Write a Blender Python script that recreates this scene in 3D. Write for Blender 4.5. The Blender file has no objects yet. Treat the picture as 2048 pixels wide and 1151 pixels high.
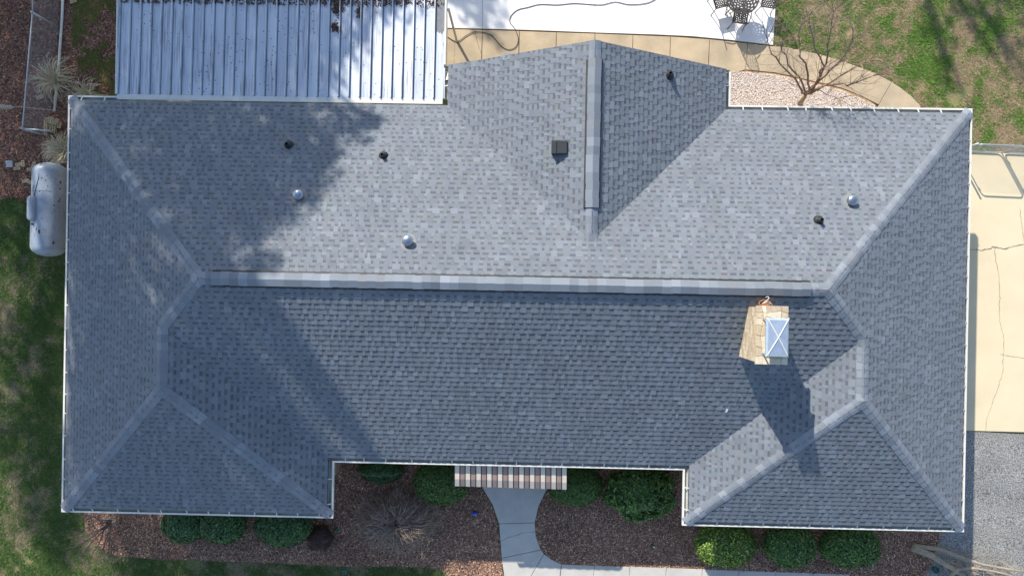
import bpy, bmesh, math, random
import numpy as np
from mathutils import Matrix, Vector

random.seed(7)
RNG = np.random.default_rng(7)
R = math.radians

# ------------------------------------------------------------------ camera
E = 2.5                       # height of the eaves
CAMPOS = np.array([0.0, 0.0, 18.06 + E])
FPX = 1300.0                  # focal length in pixels of a 2048 wide picture
rx, ry, rz = -2.20909673e-03, 1.33726969e-02, 1.84075380e-02
_c, _s = math.cos, math.sin
MX = np.array([[1, 0, 0], [0, _c(rx), -_s(rx)], [0, _s(rx), _c(rx)]])
MY = np.array([[_c(ry), 0, _s(ry)], [0, 1, 0], [-_s(ry), 0, _c(ry)]])
MZ = np.array([[_c(rz), -_s(rz), 0], [_s(rz), _c(rz), 0], [0, 0, 1]])
CM = MZ @ MY @ MX
scene = bpy.context.scene
col = scene.collection
cam_data = bpy.data.cameras.new('camera')
cam = bpy.data.objects.new('camera', cam_data)
col.objects.link(cam)
cam_data.sensor_width = 36.0
cam_data.lens = 36.0 * FPX / 2048.0
cam_data.clip_end = 2000
cam.matrix_world = Matrix([list(CM[i]) + [CAMPOS[i]] for i in range(3)] + [[0, 0, 0, 1]])
scene.camera = cam

# ------------------------------------------------------------------ sky and sun
SUN_EL, SUN_AZ = 32.4, 30.0   # azimuth: degrees from +Y towards -X
world = bpy.data.worlds.new('World')
scene.world = world
world.use_nodes = True
wn = world.node_tree
sky = wn.nodes.new('ShaderNodeTexSky')
sky.sky_type = 'NISHITA'
sky.sun_disc = False
sky.sun_elevation = R(SUN_EL)
sky.sun_rotation = R(-SUN_AZ)
sky.dust_density = 0.5
sky.ozone_density = 1.0
bg = wn.nodes['Background']
bg.inputs['Strength'].default_value = 0.145
wn.links.new(sky.outputs[0], bg.inputs[0])
sun_data = bpy.data.lights.new('sun', 'SUN')
sun_data.energy = 4.2
sun_data.angle = R(0.55)
sun_data.color = (1.0, 0.94, 0.84)
sun = bpy.data.objects.new('sun', sun_data)
col.objects.link(sun)
SUNDIR = np.array([-math.sin(R(SUN_AZ)) * math.cos(R(SUN_EL)), math.cos(R(SUN_AZ)) * math.cos(R(SUN_EL)), math.sin(R(SUN_EL))])
sun.rotation_euler = Vector(SUNDIR).to_track_quat('Z', 'Y').to_euler()
sun.location = tuple(SUNDIR * 60)
scene.view_settings.view_transform = 'Standard'
scene.view_settings.look = 'None'
scene.view_settings.gamma = 1.0
scene.view_settings.exposure = 0.86
scene.view_settings.use_curve_mapping = False

# ------------------------------------------------------------------ projection helpers
def ray(px, py):
    return CM @ np.array([(px - 1024) / FPX, -(py - 575.5) / FPX, -1.0])

def at(px, py, z=0.0):
    d = ray(px, py)
    return CAMPOS + d * ((z - CAMPOS[2]) / d[2])

def gz(y):                    # the lie of the land: falls gently to the front
    return np.interp(y, [-30, -8.6, -4.6, 4.0, 30], [-0.35, -0.35, -0.15, 0.1, 0.1])

def ag(px, py, h=0.0):        # picture point -> point on the ground (h above it)
    z = 0.0
    for _ in range(12):
        p = at(px, py, z)
        z = float(gz(p[1])) + h
    return at(px, py, z)

# ------------------------------------------------------------------ mesh helpers
def fast_mesh(name, V, F):
    V = np.asarray(V, dtype=np.float32).reshape(-1, 3)
    F = np.asarray(F, dtype=np.int32)
    me = bpy.data.meshes.new(name)
    me.vertices.add(len(V)); me.vertices.foreach_set('co', V.ravel())
    n, k = F.shape
    me.loops.add(n * k); me.loops.foreach_set('vertex_index', F.ravel())
    me.polygons.add(n)
    me.polygons.foreach_set('loop_start', np.arange(0, n * k, k, dtype=np.int32))
    me.polygons.foreach_set('loop_total', np.full(n, k, dtype=np.int32))
    me.update(calc_edges=True)
    return me

def set_tint(me, C):
    C = np.asarray(C, dtype=np.float32)
    if C.shape[1] == 3:
        C = np.c_[C, np.ones(len(C), dtype=np.float32)]
    a = me.attributes.new('tint', 'FLOAT_COLOR', 'FACE')
    a.data.foreach_set('color', np.ascontiguousarray(C, dtype=np.float32).ravel())

def tag(o, label=None, cat=None, group=None, kind=None):
    if label: o['label'] = label
    if cat: o['category'] = cat
    if group: o['group'] = group
    if kind: o['kind'] = kind
    return o

def link(name, me, mat=None, parent=None, smooth=False):
    o = bpy.data.objects.new(name, me)
    col.objects.link(o)
    if mat is not None and me is not None and len(me.materials) == 0:
        for m in (mat if isinstance(mat, (list, tuple)) else [mat]):
            me.materials.append(m)
    if parent is not None:
        o.parent = parent
    if smooth and me is not None:
        me.polygons.foreach_set('use_smooth', np.ones(len(me.polygons), dtype=bool))
    return o

def empty(name, label, cat, loc=(0, 0, 0), rotz=0, group=None):
    o = bpy.data.objects.new(name, None)
    o.empty_display_size = 0.1
    col.objects.link(o)
    o.location = tuple(float(v) for v in loc); o.rotation_euler = (0, 0, rotz)
    return tag(o, label, cat, group)

class MB:
    """collects faces of one mesh"""
    def __init__(self):
        self.v = []; self.f = []; self.c = []; self.m = []; self.cur = (1, 1, 1); self.mi = 0
    def face(self, pts, c=None):
        b = len(self.v)
        self.v.extend([tuple(float(x) for x in p) for p in pts])
        self.f.append(tuple(range(b, b + len(pts))))
        self.c.append(c if c is not None else self.cur); self.m.append(self.mi)
    def add(self, V, F, c=None):
        b = len(self.v)
        self.v.extend([tuple(float(x) for x in p) for p in V])
        for f in F:
            self.f.append(tuple(i + b for i in f))
            self.c.append(c if c is not None else self.cur); self.m.append(self.mi)
    def box(self, lo, hi, rot=0.0, org=None, c=None, bev=0.0):
        x0, y0, z0 = lo; x1, y1, z1 = hi
        V = [(x0, y0, z0), (x1, y0, z0), (x1, y1, z0), (x0, y1, z0)]
        F = [(3, 2, 1, 0)]
        if bev > 0:
            V += [(x0, y0, z1 - bev), (x1, y0, z1 - bev), (x1, y1, z1 - bev), (x0, y1, z1 - bev),
                  (x0 + bev, y0 + bev, z1), (x1 - bev, y0 + bev, z1), (x1 - bev, y1 - bev, z1), (x0 + bev, y1 - bev, z1)]
            for a in (0, 4):
                for i in range(4):
                    j = (i + 1) % 4
                    F.append((a + i, a + j, a + 4 + j, a + 4 + i))
            F.append((8, 9, 10, 11))
        else:
            V += [(x0, y0, z1), (x1, y0, z1), (x1, y1, z1), (x0, y1, z1)]
            for i in range(4):
                j = (i + 1) % 4
                F.append((i, j, 4 + j, 4 + i))
            F.append((4, 5, 6, 7))
        if rot:
            o = org or ((x0 + x1) / 2, (y0 + y1) / 2)
            cc, ss = math.cos(rot), math.sin(rot)
            V = [(o[0] + (x - o[0]) * cc - (y - o[1]) * ss, o[1] + (x - o[0]) * ss + (y - o[1]) * cc, z) for x, y, z in V]
        self.add(V, F, c)
    def tube(self, path, rad, n=6, c=None, cap=True, flat=1.0):
        P = [np.array(p, float) for p in path]
        if not hasattr(rad, '__len__'): rad = [rad] * len(P)
        V = []; F = []
        up = np.array([0.0, 0.0, 1.0])
        prev = None
        for i, p in enumerate(P):
            t = P[min(i + 1, len(P) - 1)] - P[max(i - 1, 0)]
            t = t / (np.linalg.norm(t) + 1e-9)
            if prev is None:
                a = np.cross(t, up if abs(t[2]) < .9 else np.array([1.0, 0, 0]))
            else:
                a = prev - t * (prev @ t)
            a = a / (np.linalg.norm(a) + 1e-9); prev = a
            b = np.cross(t, a)
            for k in range(n):
                w = 2 * math.pi * k / n
                V.append(p + rad[i] * (a * math.cos(w) + b * math.sin(w) * flat))
        for i in range(len(P) - 1):
            for k in range(n):
                k2 = (k + 1) % n
                F.append((i * n + k, i * n + k2, (i + 1) * n + k2, (i + 1) * n + k))
        if cap:
            F.append(tuple(range(n - 1, -1, -1))); F.append(tuple((len(P) - 1) * n + k for k in range(n)))
        self.add(V, F, c)
    def lathe(self, prof, center, n=20, c=None, axis='z', sx=1.0, sy=1.0):
        V = []; F = []
        for r, z in prof:
            for k in range(n):
                w = 2 * math.pi * k / n
                V.append((center[0] + r * math.cos(w) * sx, center[1] + r * math.sin(w) * sy, center[2] + z))
        for i in range(len(prof) - 1):
            for k in range(n):
                k2 = (k + 1) % n
                F.append((i * n + k, i * n + k2, (i + 1) * n + k2, (i + 1) * n + k))
        self.add(V, F, c)
    def mesh(self, name, tint=True):
        me = bpy.data.meshes.new(name)
        me.from_pydata(self.v, [], self.f)
        me.update()
        if tint: set_tint(me, np.array([tuple(c)[:3] for c in self.c]))
        if any(self.m): me.polygons.foreach_set('material_index', np.array(self.m, dtype=np.int32))
        return me
    def build(self, name, mat, parent=None, smooth=False):
        return link(name, self.mesh(name), mat, parent, smooth)

def quad_cloud(name, C, U, W, colors, mat, parent=None, tri=False):
    n = len(C)
    if tri:
        V = np.stack([C - W, C + W, C + U], 1).reshape(-1, 3); k = 3
    else:
        V = np.stack([C - U - W, C + U - W, C + U + W, C - U + W], 1).reshape(-1, 3); k = 4
    me = fast_mesh(name, V, np.arange(n * k).reshape(n, k))
    set_tint(me, colors)
    return link(name, me, mat, parent)

def unit(a):
    return a / (np.linalg.norm(a, axis=-1, keepdims=True) + 1e-9)

_lat = RNG.random((4, 64, 64))
def vnoise(x, y, s, k=0):
    u = x / s + 31.7; v = y / s + 17.3
    i = np.floor(u).astype(int); j = np.floor(v).astype(int); fu = u - i; fv = v - j
    fu = fu * fu * (3 - 2 * fu); fv = fv * fv * (3 - 2 * fv)
    L = _lat[k]
    a = L[i % 64, j % 64]; b = L[(i + 1) % 64, j % 64]; c = L[i % 64, (j + 1) % 64]; d = L[(i + 1) % 64, (j + 1) % 64]
    return (a * (1 - fu) + b * fu) * (1 - fv) + (c * (1 - fu) + d * fu) * fv

def fbm(x, y, s, k=0):
    return .5 * vnoise(x, y, s, k) + .3 * vnoise(x, y, s * .43, (k + 1) % 4) + .2 * vnoise(x, y, s * .19, (k + 2) % 4)

def inpoly(x, y, poly):
    r = np.zeros(len(x), dtype=bool)
    n = len(poly)
    for i in range(n):
        x0, y0 = poly[i][:2]; x1, y1 = poly[(i + 1) % n][:2]
        m = ((y0 > y) != (y1 > y)) & (x < (x1 - x0) * (y - y0) / (y1 - y0 + 1e-12) + x0)
        r ^= m
    return r

def scatter_in(poly, dens):
    P = np.array([p[:2] for p in poly])
    lo = P.min(0); hi = P.max(0)
    n = int(dens * (hi[0] - lo[0]) * (hi[1] - lo[1]))
    x = RNG.uniform(lo[0], hi[0], n); y = RNG.uniform(lo[1], hi[1], n)
    m = inpoly(x, y, P)
    return x[m], y[m]

# ------------------------------------------------------------------ materials
def mat(name, color=(.5, .5, .5), rough=.8, var=.12, scale=6.0, bump=0.0, bscale=40.0, metal=0.0, attr=False,
        fine=0.0, fscale=160.0, spec=0.3, second=None, sscale=1.2, samt=.5, thr=None, translucent=0.0, stretch=None):
    m = bpy.data.materials.new(name)
    m.use_nodes = True
    nt = m.node_tree; N = nt.nodes; L = nt.links
    b = N['Principled BSDF']
    b.inputs['Roughness'].default_value = rough
    b.inputs['Metallic'].default_value = metal
    b.inputs['Specular IOR Level'].default_value = spec
    geo = N.new('ShaderNodeNewGeometry')
    vec = geo.outputs['Position']
    if stretch:
        mp = N.new('ShaderNodeMapping'); mp.inputs['Scale'].default_value = stretch
        L.new(vec, mp.inputs['Vector']); vec = mp.outputs[0]
    if attr:
        at_ = N.new('ShaderNodeAttribute'); at_.attribute_name = 'tint'
        csock = at_.outputs['Color']
    else:
        rgb = N.new('ShaderNodeRGB'); rgb.outputs[0].default_value = (*color, 1)
        csock = rgb.outputs[0]
    def noise(sc, detail=4.0):
        t = N.new('ShaderNodeTexNoise'); t.inputs['Scale'].default_value = sc; t.inputs['Detail'].default_value = detail
        L.new(vec, t.inputs['Vector']); return t.outputs['Fac']
    if second is not None:
        ramp = N.new('ShaderNodeMapRange')
        c0 = thr if thr is not None else .5
        ramp.inputs['From Min'].default_value = c0 - .12; ramp.inputs['From Max'].default_value = c0 + .12
        ramp.inputs['To Max'].default_value = samt
        L.new(noise(sscale, 6.0), ramp.inputs['Value'])
        mx = N.new('ShaderNodeMix'); mx.data_type = 'RGBA'
        L.new(ramp.outputs[0], mx.inputs['Factor']); L.new(csock, mx.inputs['A']); mx.inputs['B'].default_value = (*second, 1)
        csock = mx.outputs['Result']
    def vary(csock, fac, amt):
        mr = N.new('ShaderNodeMapRange')
        mr.inputs['From Min'].default_value = .25; mr.inputs['From Max'].default_value = .75
        mr.inputs['To Min'].default_value = 1 - amt; mr.inputs['To Max'].default_value = 1 + amt
        L.new(fac, mr.inputs['Value'])
        mu = N.new('ShaderNodeMix'); mu.data_type = 'RGBA'; mu.blend_type = 'MULTIPLY'; mu.inputs['Factor'].default_value = 1
        cb = N.new('ShaderNodeCombineColor')
        for k in range(3): L.new(mr.outputs[0], cb.inputs[k])
        L.new(csock, mu.inputs['A']); L.new(cb.outputs[0], mu.inputs['B'])
        return mu.outputs['Result']
    if var: csock = vary(csock, noise(scale), var)
    if fine: csock = vary(csock, noise(fscale, 2.0), fine)
    L.new(csock, b.inputs['Base Color'])
    if bump:
        bp = N.new('ShaderNodeBump'); bp.inputs['Strength'].default_value = bump; bp.inputs['Distance'].default_value = .02
        L.new(noise(bscale, 5.0), bp.inputs['Height']); L.new(bp.outputs[0], b.inputs['Normal'])
    if translucent:
        tr = N.new('ShaderNodeBsdfTranslucent'); L.new(csock, tr.inputs['Color'])
        ms = N.new('ShaderNodeMixShader'); ms.inputs[0].default_value = translucent
        L.new(b.outputs[0], ms.inputs[1]); L.new(tr.outputs[0], ms.inputs[2])
        L.new(ms.outputs[0], N['Material Output'].inputs['Surface'])
    return m

M = {}
M['shingle'] = mat('asphalt_shingle', attr=True, rough=.95, var=.06, scale=.9, fine=.16, fscale=70, spec=.15, bump=.25, bscale=120)
M['deck'] = mat('roof_deck', (.05, .05, .055), rough=.95)
M['white'] = mat('white_metal_paint', (.60, .585, .54), rough=.45, var=.06, scale=5, fine=.04, fscale=30)
M['bracket'] = mat('bracket_metal', (.46, .46, .44), rough=.5)
M['gutter_in'] = mat('gutter_dirt', (.52, .53, .48), rough=.8, var=.3, scale=4, second=(.20, .16, .11), sscale=2.0, samt=.6)
M['brickwall'] = mat('wall_brick', (.42, .30, .21), rough=.9, var=.25, scale=9, fine=.2, fscale=40)
M['soffit'] = mat('soffit_paint', (.62, .60, .56), rough=.7)
M['black'] = mat('black_rubber', (.018, .019, .021), rough=.6, var=.2, spec=.4)
M['blackvent'] = mat('black_vent_plastic', (.030, .032, .036), rough=.55, spec=.4)
M['galv'] = mat('galvanised_metal', (.34, .37, .40), rough=.30, metal=.9, var=.12, scale=20)
M['galv_dull'] = mat('dull_galvanised_pipe', (.42, .45, .48), rough=.5, metal=.6, var=.15, scale=12)
M['flash'] = mat('grey_flashing', (.17, .18, .19), rough=.7, var=.15, scale=12)
M['brick_tan'] = mat('tan_brick', attr=True, rough=.9, var=.15, scale=14, fine=.15, fscale=90, bump=.3)
M['mortar'] = mat('mortar', (.50, .42, .28), rough=.95, var=.2, scale=14)
M['caplid'] = mat('chimney_lid_metal', (.46, .53, .61), rough=.35, metal=.6, var=.12, scale=7)
M['clay'] = mat('clay_flue', (.36, .15, .07), rough=.85, var=.25, scale=12)
M['rib_shade'] = mat('painted_rib_shade', (.12, .15, .20), rough=.7, var=.3, scale=3)  # dark blue strip beside each metal rib: the rib's shading painted as colour
M['tin'] = None
M['concrete'] = mat('front_walk_concrete', (.46, .44, .40), rough=.9, var=.10, scale=2.5, fine=.10, fscale=60, second=(.42, .40, .36), sscale=.9, samt=.5)
M['patio'] = mat('pale_patio_concrete', (.78, .77, .74), rough=.85, var=.06, scale=1.6, fine=.04, fscale=70, second=(.66, .66, .66), sscale=.8, samt=.5)
M['tanwalk'] = mat('tan_aggregate_walk', (.44, .35, .23), rough=.92, var=.14, scale=2.2, fine=.16, fscale=80, second=(.30, .25, .18), sscale=.9, samt=.6)
M['drive'] = mat('cream_driveway_concrete', (.63, .53, .355), rough=.9, var=.05, scale=1.1, fine=.05, fscale=60, second=(.57, .48, .32), sscale=.5, samt=.6)
M['asphalt'] = mat('asphalt', (.21, .208, .20), rough=.95, var=.12, scale=1.5, fine=.85, fscale=26, second=(.23, .215, .19), sscale=1.0, samt=.45)
M['soil'] = mat('brown_soil', (.16, .095, .068), rough=1, var=.3, scale=2.2, fine=.4, fscale=30, second=(.07, .075, .035), sscale=.8, samt=.6, bump=.5)
M['lawn'] = mat('lawn_soil', (.25, .19, .105), rough=1, var=.25, scale=2, fine=.4, fscale=40, second=(.11, .16, .045), sscale=.7, samt=.8)
M['mulchbase'] = mat('mulch_base', (.10, .064, .046), rough=1, var=.3, scale=4, fine=.4, fscale=50)
M['gravelbase'] = mat('gravel_base', (.46, .38, .31), rough=1, var=.25, scale=8, fine=.3, fscale=40)
M['edging'] = mat('clay_soil_edge', (.42, .28, .16), rough=1, var=.25, scale=6, fine=.2, fscale=50)
M['crack'] = mat('crack_dirt', (.17, .14, .10), rough=1, var=.3, scale=20)
M['chip'] = mat('wood_chip', attr=True, rough=1, var=0, fine=0)
M['stone'] = mat('pebble', attr=True, rough=.85, var=.1, scale=60)
M['blade'] = mat('grass_blade', attr=True, rough=.8, var=0, translucent=.25, spec=.2)
M['leaf'] = mat('shrub_leaf', attr=True, rough=.55, var=0, translucent=.15, spec=.35)
M['bark'] = mat('bark', (.22, .16, .125), rough=.95, var=.3, scale=12, fine=.2, fscale=60, bump=.5)
M['barkdark'] = mat('dark_bark', (.12, .09, .075), rough=.95, var=.3, scale=12)
M['barkpale'] = mat('pale_dead_wood', (.40, .31, .20), rough=.95, var=.25, scale=8, second=(.25, .23, .21), sscale=2, samt=.8, bump=.4)
M['twig'] = mat('twig', (.31, .235, .185), rough=.95, var=.2, scale=8)
M['straw'] = mat('straw', attr=True, rough=.85, var=0, translucent=.2, spec=.2)
M['tank'] = mat('tank_paint', (.28, .32, .37), rough=.42, var=.12, scale=3.5, fine=.05, fscale=30, second=(.24, .26, .29), sscale=5.0, samt=.55, thr=.60, spec=.5)
M['rust'] = mat('rust_fleck', (.09, .05, .04), rough=.95)
M['alu'] = mat('bronze_cast_aluminium', (.052, .043, .038), rough=.55, var=.15, scale=30, spec=.4)
M['cable'] = mat('black_cable', (.03, .028, .028), rough=.6)
M['awn_cream'] = mat('awning_cream', (.60, .50, .40), rough=.5, var=.05)
M['awn_brown'] = mat('awning_brown', (.30, .21, .175), rough=.5, var=.05)
M['awn_line'] = mat('awning_black_line', (.04, .035, .035), rough=.5)
M['cblock'] = mat('concrete_paver', (.33, .33, .32), rough=.95, var=.15, scale=14)
M['blue'] = mat('blue_glass', (.01, .05, .42), rough=.12, var=0, spec=.6)
M['teal'] = mat('green_plastic', (.03, .11, .09), rough=.5)
M['rope'] = mat('pale_plume', (.55, .50, .42), rough=1)
M['paper'] = mat('white_scrap', (.7, .7, .68), rough=.8)

def tin_mat():
    m = bpy.data.materials.new('weathered_white_tin'); m.use_nodes = True
    nt = m.node_tree; N = nt.nodes; L = nt.links; b = N['Principled BSDF']
    b.inputs['Roughness'].default_value = .5; b.inputs['Metallic'].default_value = .15
    geo = N.new('ShaderNodeNewGeometry')
    def noi(sc, det, loc=(0, 0, 0)):
        mp = N.new('ShaderNodeMapping'); mp.inputs['Scale'].default_value = sc; mp.inputs['Location'].default_value = loc
        L.new(geo.outputs['Position'], mp.inputs['Vector'])
        t = N.new('ShaderNodeTexNoise'); t.inputs['Scale'].default_value = 1; t.inputs['Detail'].default_value = det
        L.new(mp.outputs[0], t.inputs['Vector']); return t.outputs['Fac']
    def mr(s, a, bb, lo=0., hi=1.):
        q = N.new('ShaderNodeMapRange'); q.inputs['From Min'].default_value = a; q.inputs['From Max'].default_value = bb
        q.inputs['To Min'].default_value = lo; q.inputs['To Max'].default_value = hi; L.new(s, q.inputs['Value']); return q.outputs[0]
    def mul(a, b_):
        q = N.new('ShaderNodeMath'); q.operation = 'MULTIPLY'; L.new(a, q.inputs[0]); L.new(b_, q.inputs[1]); return q.outputs[0]
    def mix(f, a, bcol):
        q = N.new('ShaderNodeMix'); q.data_type = 'RGBA'; L.new(f, q.inputs['Factor']); L.new(a, q.inputs['A'])
        q.inputs['B'].default_value = (*bcol, 1); return q.outputs['Result']
    rgb = N.new('ShaderNodeRGB'); rgb.outputs[0].default_value = (.56, .59, .63, 1)
    streak = mul(mr(noi((34, 1.1, 1), 3), .46, .62), mr(noi((1.3, .8, 1), 3, (3, 1, 0)), .40, .58))
    c = mix(mul(streak, mr(noi((3.3, .3, 1), 1, (9, 0, 0)), .2, .6, .35, .95)), rgb.outputs[0], (.25, .26, .29))
    c = mix(mr(noi((3.4, .25, 1), 1, (5, 5, 0)), .42, .66, 0, .55), c, (.38, .41, .47))
    vo = N.new('ShaderNodeTexVoronoi'); vo.inputs['Scale'].default_value = 9
    L.new(geo.outputs['Position'], vo.inputs['Vector'])
    sp = mul(mr(vo.outputs['Distance'], .13, .20, 1, 0), mr(noi((1.5, 1.1, 1), 3, (1, 7, 0)), .47, .55))
    c = mix(sp, c, (.10, .09, .09))
    L.new(c, b.inputs['Base Color'])
    return m
M['tin'] = tin_mat()

# ------------------------------------------------------------------ ground sheets
def sheet(name, poly, off, m, step=.45):
    """polygon in plan, laid on the land"""
    bm = bmesh.new()
    f = bm.faces.new([bm.verts.new((p[0], p[1], 0)) for p in poly])
    ys = [p[1] for p in poly]
    for yc in (-8.6, -4.6, 4.0):
        if min(ys) < yc < max(ys):
            bmesh.ops.bisect_plane(bm, geom=bm.verts[:] + bm.edges[:] + bm.faces[:], plane_co=(0, yc, 0), plane_no=(0, 1, 0))
    bmesh.ops.triangulate(bm, faces=bm.faces[:])
    for v in bm.verts: v.co.z = float(gz(v.co.y)) + off
    bmesh.ops.recalc_face_normals(bm, faces=bm.faces[:])
    me = bpy.data.meshes.new(name); bm.to_mesh(me); bm.free()
    if len(me.polygons) and me.polygons[0].normal.z < 0: me.flip_normals()
    return link(name, me, m)

def prism(mb, poly, off, thick, c=None, lift=0.0):
    """slab piece with a small arris: top polygon on the land plus sides"""
    P = [np.array(p[:2], float) for p in poly]
    n = len(P); area = sum(P[i][0] * P[(i + 1) % n][1] - P[(i + 1) % n][0] * P[i][1] for i in range(n))
    if area < 0: P = P[::-1]
    cen = sum(P) / n
    top = [(*(cen + (p - cen) * (1 - .006 / max(np.linalg.norm(p - cen), .05))), float(gz(p[1])) + off + lift) for p in P]
    mid = [(p[0], p[1], float(gz(p[1])) + off + lift - .006) for p in P]
    bot = [(p[0], p[1], float(gz(p[1])) + off + lift - thick) for p in P]
    b = len(mb.v)
    F = [tuple(range(n))]
    for i in range(n):
        j = (i + 1) % n
        F.append((n + i, n + j, j, i)); F.append((2 * n + i, 2 * n + j, n + j, n + i))
    mb.add(top + mid + bot, F, c)

def shrink(poly, d):
    """move every edge of a polygon inwards by d"""
    P = [np.array(p[:2], float) for p in poly]; n = len(P)
    area = sum(P[i][0] * P[(i + 1) % n][1] - P[(i + 1) % n][0] * P[i][1] for i in range(n))
    if area < 0: P = P[::-1]
    out = []
    for i in range(n):
        a = P[i] - P[i - 1]; b = P[(i + 1) % n] - P[i]
        a = a / (np.linalg.norm(a) + 1e-9); b = b / (np.linalg.norm(b) + 1e-9)
        na = np.array([-a[1], a[0]]); nb = np.array([-b[1], b[0]])
        out.append(P[i] + d * (na + nb) / max(1 + na @ nb, .3))
    return out

def G(*pts):
    return [ag(x, y) for x, y in pts]

big = [(-400, -400), (400, -400), (400, 400), (-400, 400)]
ground = tag(sheet('ground', big, -.03, M['lawn']), kind='structure')
soil_poly = G((-160, -200), (250, -200), (250, 230), (160, 230), (160, 470), (128, 505), (118, 440), (96, 425), (60, 408), (30, 396), (-20, 402), (-160, 410))
tag(sheet('bare_soil', soil_poly, -.012, M['soil']), kind='structure')
mulch_w = G((205, 925), (168, 1030), (172, 1058), (190, 1088), (232, 1110), (320, 1117), (400, 1118), (560, 1125), (700, 1131), (800, 1131), (860, 1133), (893, 1144), (905, 1175),
            (1010, 1175), (1002, 1110), (996, 1050), (985, 1008), (960, 970), (960, 850), (560, 850), (560, 930))
mulch_e = G((1100, 850), (1100, 975), (1078, 1012), (1071, 1045), (1073, 1076), (1084, 1099), (1102, 1116), (1128, 1127), (1200, 1130), (1400, 1136), (1600, 1145),
            (1720, 1151), (1800, 1175), (1838, 1175), (1866, 1120), (1884, 1062), (1884, 925), (1440, 930), (1440, 850))
for p in (mulch_w, mulch_e): tag(sheet('mulch_bed', p, -.014, M['mulchbase']), kind='structure')
gravel_poly = G((1440, 136), (1465, 142), (1549, 150), (1597, 160), (1640, 171), (1684, 182), (1727, 200), (1750, 212), (1765, 240), (1440, 240))
tag(sheet('gravel_bed', gravel_poly, -.012, M['gravelbase']), kind='structure')
asph = G((1885, 862), (1932, 861), (2048, 868), (2400, 880), (2500, 1400), (1800, 1400), (1838, 1175), (1866, 1120), (1884, 1062), (1884, 1000))
tag(sheet('asphalt_drive', asph, -.010, M['asphalt']), kind='structure')
edge_poly = G((1440, 128), (1465, 138), (1549, 146), (1597, 156), (1640, 166), (1684, 177), (1727, 194), (1752, 210), (1744, 214), (1684, 185), (1640, 174), (1597, 163), (1549, 153), (1465, 145), (1440, 141))
tag(sheet('clay_edge', edge_poly, -.004, M['edging']), kind='structure')

def slabs(name, polys, m, off, gap=.008, thick=.09, piece='slab'):
    """a paved surface whose single slabs are its pieces; joints stay open to a dirt bed"""
    root = None
    for i, p in enumerate(polys):
        mb = MB(); prism(mb, shrink(p, gap), off, thick, lift=random.uniform(-.002, .002))
        if root is None:
            bed = MB()
            for q in polys: bed.face([(v[0], v[1], float(gz(v[1])) - .007) for v in q])
            root = bed.build(name, M['crack']); tag(root, kind='structure')
        mb.build(piece, m, root)
    return root

# front walk
fw = [G((955, 856), (1105, 856), (1095, 975), (1077, 1012), (1070, 1044), (998, 1046), (985, 1008), (965, 975)),
      G((998, 1046), (1070, 1044), (1072, 1072), (1082, 1098), (1003, 1115)),
      G((1003, 1115), (1082, 1098), (1088, 1106), (1048, 1175), (1012, 1175)),
      G((1088, 1106), (1103, 1117), (1123, 1127), (1117, 1175), (1048, 1175))]
xs = [1123, 1189, 1260, 1333, 1405, 1478, 1552, 1626, 1700]
def yt(x): return 1127 + (x - 1123) * .0345
for a, b in zip(xs[:-1], xs[1:]):
    fw.append(G((a, yt(a)), (b, yt(b)), (b - 4, 1178), (a - 5, 1178)))
walk = slabs('front_walk', fw, M['concrete'], .02)
# back patio
pe = [(895, 57), (965, 58.5), (1055, 61), (1190, 66), (1310, 70), (1380, 73), (1462, 81), (1546, 91)]
pt = []
for a, b in zip(pe[:-1], pe[1:]):
    pt.append(G((a[0] - (a[0] - 1024) * -.02 * 0, -70), (b[0] + (6 if b[0] > 1500 else 0), -70), b, a))
patio = slabs('patio', [G((895, -70), (965, -70), pe[1], pe[0]), G((965, -70), (1190, -70), pe[3], pe[2], pe[1]),
                        G((1190, -70), (1380, -70), pe[5], pe[4], pe[3]), G((1380, -70), (1558, -70), (1551, 10), pe[7], pe[6], pe[5])], M['patio'], .03, gap=.005)
# tan back walk
def ye(x): return float(np.interp(x, [895, 965, 1190, 1380, 1462, 1546], [58.5, 60, 67.5, 75, 83, 93]))
tw = []
js = [895, 965, 1039, 1113, 1190, 1266, 1341, 1419, 1495]
for a, b in zip(js[:-1], js[1:]):
    tw.append(G((a, ye(a)), (b, ye(b)), (b - 4, float(np.interp(b, [895, 1378, 1465, 1495], [185, 185, 138, 140]))), (a - 3, float(np.interp(a, [895, 1378, 1465, 1495], [185, 185, 138, 140])))))
tw.append(G((1495, ye(1495)), (1546, 93), (1573, 94.5), (1640, 109), (1633, 165), (1597, 156), (1549, 146), (1491, 140)))
tw.append(G((1640, 109), (1684, 122), (1749, 146), (1783, 164), (1757, 210), (1727, 195), (1684, 177), (1633, 165)))
tw.append(G((1783, 164), (1800, 175), (1822, 192), (1839, 210), (1850, 235), (1790, 245), (1752, 228), (1757, 210)))
twalk = slabs('back_walk', tw, M['tanwalk'], .022)
# driveway
drv = slabs('driveway', [G((1880, 303), (2062, 308), (2066, 864), (1932, 860.5), (1880, 860)), G((2062, 308), (2400, 320), (2400, 880), (2066, 864))], M['drive'], .02, gap=.004)

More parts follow.
